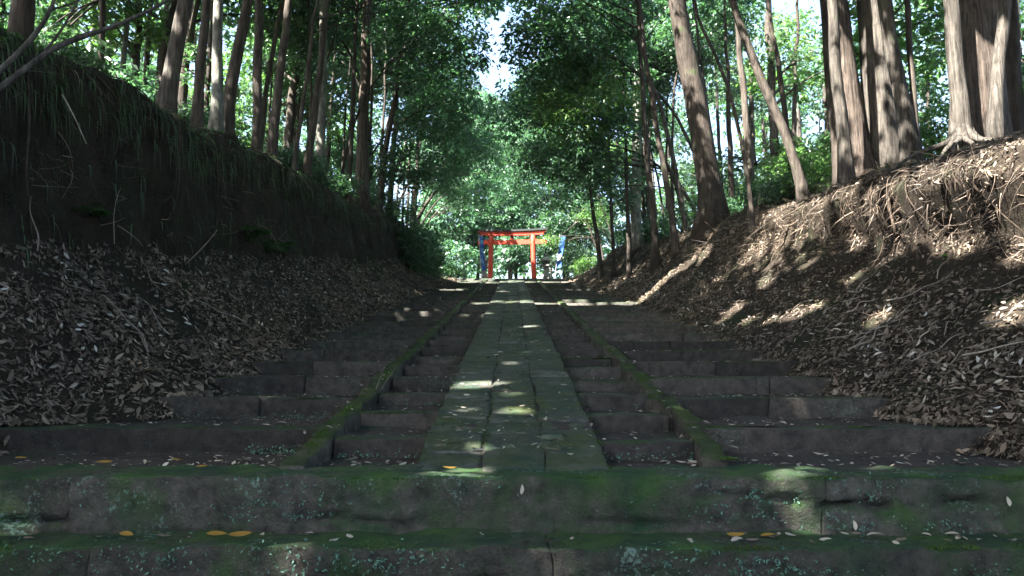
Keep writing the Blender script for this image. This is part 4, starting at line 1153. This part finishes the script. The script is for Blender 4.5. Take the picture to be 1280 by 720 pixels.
for (x0, x1, yb, z, n) in [(-2.2, -1.7, 6.68, .875, 130), (-3.2, -1.9, 8.02, 1.09, 50), (-1.35, -.7, 6.3, .88, 60), (.7, 1.4, 6.15, .88, 60), (-1.3, -.7, 8.3, 1.22, 40), (-2.4, -1.7, 8.05, 1.09, 80)]:
    C = np.stack([r_.uniform(x0, x1, n), yb + r_.uniform(-.06, .02, n), z + np.abs(r_.normal(0, .03, n))], 1)
    N = norm(np.array([0, -.6, .8]) + r_.normal(size=(n, 3)) * .4); A = norm(np.cross(N, r_.normal(size=(n, 3)))); L = r_.uniform(.012, .03, n)
    V, Fq = leaf_fine(C, A, N, L, L * .5, .05); mb.add(V, Fq)
tag(mb.build("liverworts", M_LICHEN, None, None), "small turquoise liverworts and lichen clinging to the front steps", "moss", None, "stuff")

# raised cushions of moss on the edges and kerbs
M_MOSS = leaf_mat("moss_tuft", (.018, .045, .012), (.06, .11, .025), .15, .8, .1)
r_ = np.random.default_rng(15)
def moss(x, y, z):
    k = np.array([mnoise.noise(Vector((a * 1.6, b * 4, 2))) + .5 * mnoise.noise(Vector((a * 6, b * 9, 4))) for a, b in zip(x, y)]) > .05
    C = np.stack([x, y, z], 1)[k]; n = len(C)
    A = norm(np.array([0, -.15, 1.0]) + r_.normal(size=(n, 3)) * .55); N = norm(np.cross(A, r_.normal(size=(n, 3)))); L = r_.uniform(.008, .02, n)
    return leaf_quads(C + A * (L * .35)[:, None], A, N, L, L * .4)
mb = MB()
n = 9000; x = r_.uniform(-3.6, 3.6, n); y = 5.075 + np.abs(r_.normal(0, .09, n)); mb.add(*moss(x, y, np.full(n, .868)))
n = 7000; x = r_.uniform(-3.2, 3.2, n); y = 4.575 + np.abs(r_.normal(0, .08, n)); mb.add(*moss(x, y, np.full(n, .543)))
for sd in (-1, 1):
    n = 7000; y = 5.6 + 8 * r_.uniform(0, 1, n) ** 1.6; x = sd * KX + r_.normal(0, .035, n); mb.add(*moss(x, y, P(y) + .018))
n = 5000; y = 5.5 + 6 * r_.uniform(0, 1, n) ** 1.5; x = r_.choice([-.64, -.21, .23, .65], n) + r_.normal(0, .025, n); mb.add(*moss(x, y, P(y) + .02 - .055 * (1 - sm(5.5, 6.3, y))))
for k in range(5):
    yk = 6.75 + GO * k; n = 2600; x = r_.uniform(1.6, 3.5, n) * r_.choice([-1, 1], n); y = yk + np.abs(r_.normal(0, .05, n)); mb.add(*moss(x, y, np.full(n, P(yk) - .006)))
for k in range(6):
    for sd, y0 in ((-1, 6.36), (1, 6.22)):
        yk = y0 + GI * k; n = 700; x = sd * r_.uniform(.68, 1.4, n); y = yk + np.abs(r_.normal(0, .06, n)); mb.add(*moss(x, y, np.full(n, P(yk) - .012)))
tag(mb.build("moss_tufts", M_MOSS, None, None), "low cushions of green moss along the edges of the steps, kerbs and path", "moss", None, "stuff")

# sticks, dry stalks, seedlings, the bare branch
def stick(pts, r0, label, group=None, name="dead_stick", mat=M_TWIG, forks=()):
    l = spline(pts, 14); mb = MB(); tube(mb, l, np.linspace(r0, r0 * .4, 14), 6)
    for f in forks:
        q = spline(f, 8); tube(mb, q, np.linspace(r0 * .6, r0 * .2, 8), 5)
    return tag(mb.build(name, mat, None, l[0], True), label, "stick", group)
for k in range(46):
    side = 1 if k < 34 else -1
    y = random.uniform(6.5, 13); j = random.uniform(14, 38)
    dy = random.uniform(-.5, .5); dj = random.uniform(3, 11)
    yy = np.linspace(y, y + dy, 5); jj = np.linspace(j, j + dj, 5)
    p, nr = on_bank(side, yy, jj); nr = np.where(nr[:, 2:3] < 0, -nr, nr)
    p = p + nr * (.05 + .06 * np.abs(rng.normal(size=5)))[:, None]
    word = "right" if side > 0 else "left"
    stick(p, random.choice([.005, .007, .011]), "dead stick lying in the leaf litter of the %s bank" % word, "dead sticks in the litter of the %s bank" % word)
p0 = plane_at(470, 487, .05)
stick([p0, p0 + np.array([.09, 0, .25])], .005, "dry upright stalk by the left kerb, straighter of two", None, "dry_stalk")
stick([p0 + np.array([.06, -.02, 0]), p0 + np.array([.12, 0, .12]), p0 + np.array([.2, 0, .22])], .004, "dry stalk by the left kerb slanting right", None, "dry_stalk")
stick([at(232, 330, 11.5), at(245, 318, 11.3), at(262, 300, 11.2), at(272, 287, 11.2)], .012, "thin dry stem slanting up before the dark left earth wall", None, "dry_stalk")
stick([at(143, 305, 10), at(142, 270, 10), at(146, 245, 10), at(151, 235, 10)], .007, "fine pale vine hanging before the dark left earth wall", None, "dry_stalk")
stick([at(78, 118, 8.8), at(95, 150, 8.7), at(108, 180, 8.7)], .012, "yellowish dead stalk hanging down the dark left bank", None, "dry_stalk")
# the bare branch in the upper left corner
br = tag(empty("bare_branch", at(-60, 160, 6.2)), "pale bare forked branch reaching in over the left bank", "branch")
for nm, pth, r0 in [("lower_limb", [(-60, 160), (0, 108), (35, 85), (60, 62), (110, 44), (150, 30), (205, 5), (230, -15)], .03), ("upper_limb", [(-50, 130), (0, 88), (28, 62), (45, 42), (60, 20), (70, -5), (76, -40)], .03), ("side_twig", [(50, 72), (66, 52), (80, 32), (92, 12), (100, -8)], .014), ("side_twig", [(62, 61), (90, 47), (118, 38), (148, 36), (170, 20)], .01), ("side_twig", [(64, 12), (85, 6), (110, -4)], .01)]:
    l = spline(np.array([at(u, v, 6.2 + .004 * u) for u, v in pth]), 22); mb = MB(); tube(mb, l, np.linspace(r0, r0 * .4, 22), 8); mb.build(nm, M_GREYBARK, br, l[0], True)
# seedlings
SEED_ME = leaf_mesh("seedling_leaf", M_SEED, 3, .12, .5)
for (u, v, y, n, s, lab) in [(1236, 368, 9.6, 6, 1.0, "bright green seedling with broad leaves in the litter of the right bank"), (1222, 378, 9.5, 3, .6, "small pale green seedling just left of the broad-leaved one"), (1180, 320, 11.0, 4, .7, "green sprig alone against the dark hollow of the right bank"), (1092, 415, 11.4, 2, .6, "single green leaf pair low in the litter of the right bank"), (125, 452, 8.4, 2, .7, "green leaf pair in the litter of the left bank")]:
    p = at(u, v, y)
    t = tag(empty("seedling", p), lab, "seedling")
    mb = MB(); tube(mb, [p + np.array([0, .05, -.18 * s]), p + np.array([0, .02, -.05]), p], [.004, .003, .003], 5); mb.build("stem", M_SEED, t, p)
    for k in range(n):
        a = k * 6.28 / n + random.uniform(-.3, .3); d = np.array([math.cos(a), math.sin(a), .1])
        o = link("leaf", SEED_ME, t, p + d * .055 * s); o.rotation_euler = (random.uniform(-.2, .2), random.uniform(-.3, .1), a); o.scale = (s,) * 3

# ------------------------------------------------------------------ the red gate
YG = 48.3; ZG = float(P(YG)) * 0 + P(YTOP) + .01
gate = tag(empty("torii_gate", (0, YG, ZG)), "vermilion wooden shrine gate with black capped lintel at the top of the stairs", "gate")
s_ = YG / F
yaw = -.10
def gp(x, y, z): return np.array([x * math.cos(yaw) - y * math.sin(yaw), YG + x * math.sin(yaw) + y * math.cos(yaw), ZG + z])
HX = 27.3 * s_ * 1.0
H_N0, H_N1, H_K0, H_K1 = 2.28, 2.54, 2.82, 3.06
for sx in (-1, 1):
    mb = MB(); a = gp(sx * HX * 1.02, 0, -.1); b = gp(sx * HX * .97, 0, H_K0 + .02)
    tube(mb, np.linspace(a, b, 8), np.linspace(.16, .14, 8), 20)
    mb.build("pillar", M_RED, gate, a, True)
    mb = MB(); tube(mb, [gp(sx * HX * 1.02, 0, -.05), gp(sx * HX * 1.02, 0, .1)], [.21, .2], 20); mb.build("pillar_foot", M_LANT, gate, None, True)
def beam_box(name, x0, x1, d, z0, z1, mat, curve=0.0, slant=0.0, parent=gate):
    n = 16; V = []
    for k in range(n + 1):
        t = k / n; x = x0 + (x1 - x0) * t; c = curve * (2 * t - 1) ** 2
        for (yy, zz, ex) in ((-d, z0, 0), (d, z0, 0), (d, z1, slant), (-d, z1, slant)):
            V.append(gp(x + ex * (2 * t - 1), yy, zz + c))
    i = np.arange(n)[:, None] * 4; j = np.arange(4)[None, :]; j2 = (j + 1) % 4
    Fq = np.stack([i + j, i + 4 + j, i + 4 + j2, i + j2], -1).reshape(-1, 4)
    Fq = np.concatenate([Fq, [[0, 1, 2, 3]], [[4 * n + 3, 4 * n + 2, 4 * n + 1, 4 * n]]])
    return obj(name, np.array(V), Fq, mat, parent, None)
kx = 42.5 * s_
beam_box("tie_beam", -43.5 * s_, 43.5 * s_, .07, H_N0, H_N1, M_RED)
beam_box("lower_lintel", -kx + .12, kx - .12, .11, H_K0, H_K0 + .13, M_RED, .05, .03)
beam_box("upper_lintel", -kx, kx, .14, H_K0 + .133, H_K1, M_RED, .06, .05)
beam_box("cap_roof", -kx - .1, kx + .1, .2, H_K1 + .003, H_K1 + .12, M_ROOFBLACK, .07, .04)
mb = MB(); V = np.array([gp(x, y, z) for z in (H_N1, H_K0) for y in (-.05, .05) for x in (-.11, .11)])
mb.add(V, np.array([[0, 2, 3, 1], [4, 5, 7, 6], [0, 1, 5, 4], [2, 6, 7, 3], [0, 4, 6, 2], [1, 3, 7, 5]])); mb.build("centre_strut", M_RED, gate)
mb = MB(); V = np.array([gp(x, y, z) for z in (H_N1 + .13, H_K0 - .02) for y in (-.075, -.051) for x in (-.08, .08)])
mb.add(V, np.array([[0, 2, 3, 1], [4, 5, 7, 6], [0, 1, 5, 4], [2, 6, 7, 3], [0, 4, 6, 2], [1, 3, 7, 5]])); mb.build("name_plaque", M_ROOFBLACK, gate)
for sx in (-1, 1):
    for dx in (-.19, .19):
        mb = MB(); c = sx * HX * .98 + dx
        V = np.array([gp(c + x, y, z) for z in (H_N1 - .02, H_N1 + .05) for y in (-.085, .085) for x in (-.045, .045)])
        mb.add(V, np.array([[0, 2, 3, 1], [4, 5, 7, 6], [0, 1, 5, 4], [2, 6, 7, 3], [0, 4, 6, 2], [1, 3, 7, 5]])); mb.build("wedge", M_RED, gate)

# stone lanterns and blue banners
def revolve(mb, c, prof, seg, rot=0.0):
    th = np.linspace(0, 2 * np.pi, seg, endpoint=False) + rot
    V = np.array([[c[0] + r * math.cos(a), c[1] + r * math.sin(a), c[2] + z] for r, z in prof for a in th])
    n = len(prof); i = np.arange(n - 1)[:, None] * seg; j = np.arange(seg)[None, :]; j2 = (j + 1) % seg
    mb.add(V, np.stack([i + j, i + j2, i + seg + j2, i + seg + j], -1).reshape(-1, 4))
def lantern(x, y, s, lab):
    c = np.array([x, y, ground(x, y) if abs(x) > 3.6 else ZG])
    t = tag(empty("stone_lantern", c), lab, "stone lantern")
    def part(nm, prof, seg, mat=M_LANT, rot=0.0, smooth=False):
        mb = MB(); revolve(mb, c, [(r * s, z * s) for r, z in prof], seg, rot); return mb.build(nm, mat, t, None, smooth)
    part("base", [(0, 0), (.36, 0), (.36, .12), (.28, .2), (.26, .3), (0, .3)], 6)
    part("post", [(0, .303), (.24, .303), (.19, .45), (.15, .62), (.14, .85), (.18, .93), (0, .93)], 16, smooth=True)
    part("platform", [(0, .933), (.2, .933), (.33, 1.03), (.33, 1.11), (0, 1.11)], 6)
    part("fire_box", [(0, 1.113), (.2, 1.113), (.2, 1.36), (0, 1.36)], 6)
    for k in (3, 4, 5):
        a = k * math.pi / 3 + math.pi / 6
        d = np.array([math.cos(a), math.sin(a), 0]); q = np.array([-d[1], d[0], 0]); r = .176 * s
        V = np.array([c + d * (r + e) + q * (w * s) + np.array([0, 0, z * s]) for e in (.0, .006) for (w, z) in ((-.06, 1.16), (.06, 1.16), (.06, 1.31), (-.06, 1.31))])
        obj("painted_opening", V, np.array([[4, 5, 6, 7], [3, 2, 1, 0], [0, 1, 5, 4], [2, 3, 7, 6], [1, 2, 6, 5], [3, 0, 4, 7]]), M_DARK, t)  # flat dark plate on the solid box paints the shade of an opening
    part("roof", [(0, 1.363), (.36, 1.363), (.42, 1.42), (.38, 1.45), (.24, 1.53), (.11, 1.64), (0, 1.66)], 6)
    part("finial", [(0, 1.655), (.07, 1.66), (.10, 1.72), (.09, 1.78), (.03, 1.85), (0, 1.87)], 12, smooth=True)
lantern(2.13, 48.9, .98, "weathered stone lantern standing right of the red gate under a sunlit branch")
lantern(-1.72, 49.3, .98, "dark stone lantern half hidden behind the left pillar of the red gate")

def banner(top_px, bot_px, Y, wid, white, lab, ink=M_WHITE):
    a = at(*top_px, Y); b = at(*bot_px, Y)
    t = tag(empty("banner", b), lab, "banner")
    mb = MB(); foot = b + (b - a) * .12; foot[2] = min(foot[2], max(ZG, ground(foot[0], Y)) - .02) if abs(foot[0]) > 3 else ZG - .02
    tube(mb, np.linspace(foot, a + (a - b) * .05, 6), .018, 8)
    off = np.array([wid * .5, 0, 0]); mb.build("pole", M_POLE, t, foot, True)
    mb = MB(); tube(mb, [a + np.array([-.03, 0, 0]), a + np.array([wid + .02, 0, 0])], .012, 6); mb.build("cross_bar", M_POLE, t, a)
    n, m = 26, 6
    def sheet(t0, t1, u0, u1, push, nm, mat):
        V = []
        for k in range(n + 1):
            s = t0 + (t1 - t0) * k / n
            for q in range(m + 1):
                w = u0 + (u1 - u0) * q / m
                p = a * (1 - s) + b * s + np.array([.02 + w * wid, 0, 0])
                p = p + np.array([0.015 * math.sin(s * 9), .05 * math.sin(s * 14 + w * 3) * (s + .2) + push, 0])
                V.append(p)
        i = np.arange(n)[:, None] * (m + 1); j = np.arange(m)[None, :]
        Fq = np.stack([i + j, i + m + 1 + j, i + m + 2 + j, i + j + 1], -1).reshape(-1, 4)
        V = np.array(V); V2 = V + np.array([0, .004, 0])
        mb = MB(); mb.add(V, Fq); mb.add(V2, Fq[:, ::-1]); return mb.build(nm, mat, t, a)
    sheet(0, 1, 0, 1, 0, "cloth", M_BLUE)
    for (t0, t1, u0, u1) in white: sheet(t0, t1, u0, u1, -.012, "printed_mark", ink)
banner((598.6, 295), (601.5, 338), 47.9, .24, [(.12, .22, .1, .9), (.36, .5, .3, .95), (.66, .8, .1, .7)], "narrow blue banner hanging at the left of the red gate", paint_mat("pale_blue_print", (.10, .26, .5), .8))
banner((699.5, 295), (693.6, 335), 48.6, .34, [(.6, .78, .15, .85)], "leaning blue banner with a white patch right of the stone lantern")


# ------------------------------------------------------------------ the damp air of the wood
hm = bpy.data.materials.new("thin_haze"); hm.use_nodes = True
ht = hm.node_tree; ht.nodes.remove(ht.nodes["Principled BSDF"])
pv = ht.nodes.new("ShaderNodeVolumePrincipled")
pv.inputs["Color"].default_value = (.86, .94, .95, 1); pv.inputs["Density"].default_value = .0003; pv.inputs["Anisotropy"].default_value = .2
ht.links.new(pv.outputs[0], ht.nodes["Material Output"].inputs["Volume"])
mb = MB(); box(mb, -150, 150, -62, 225, -2.0, 42.0)
tag(mb.build("haze", hm, None, (0, 80, -2)), "thin pale haze hanging in the air under the trees", None, None, "stuff")
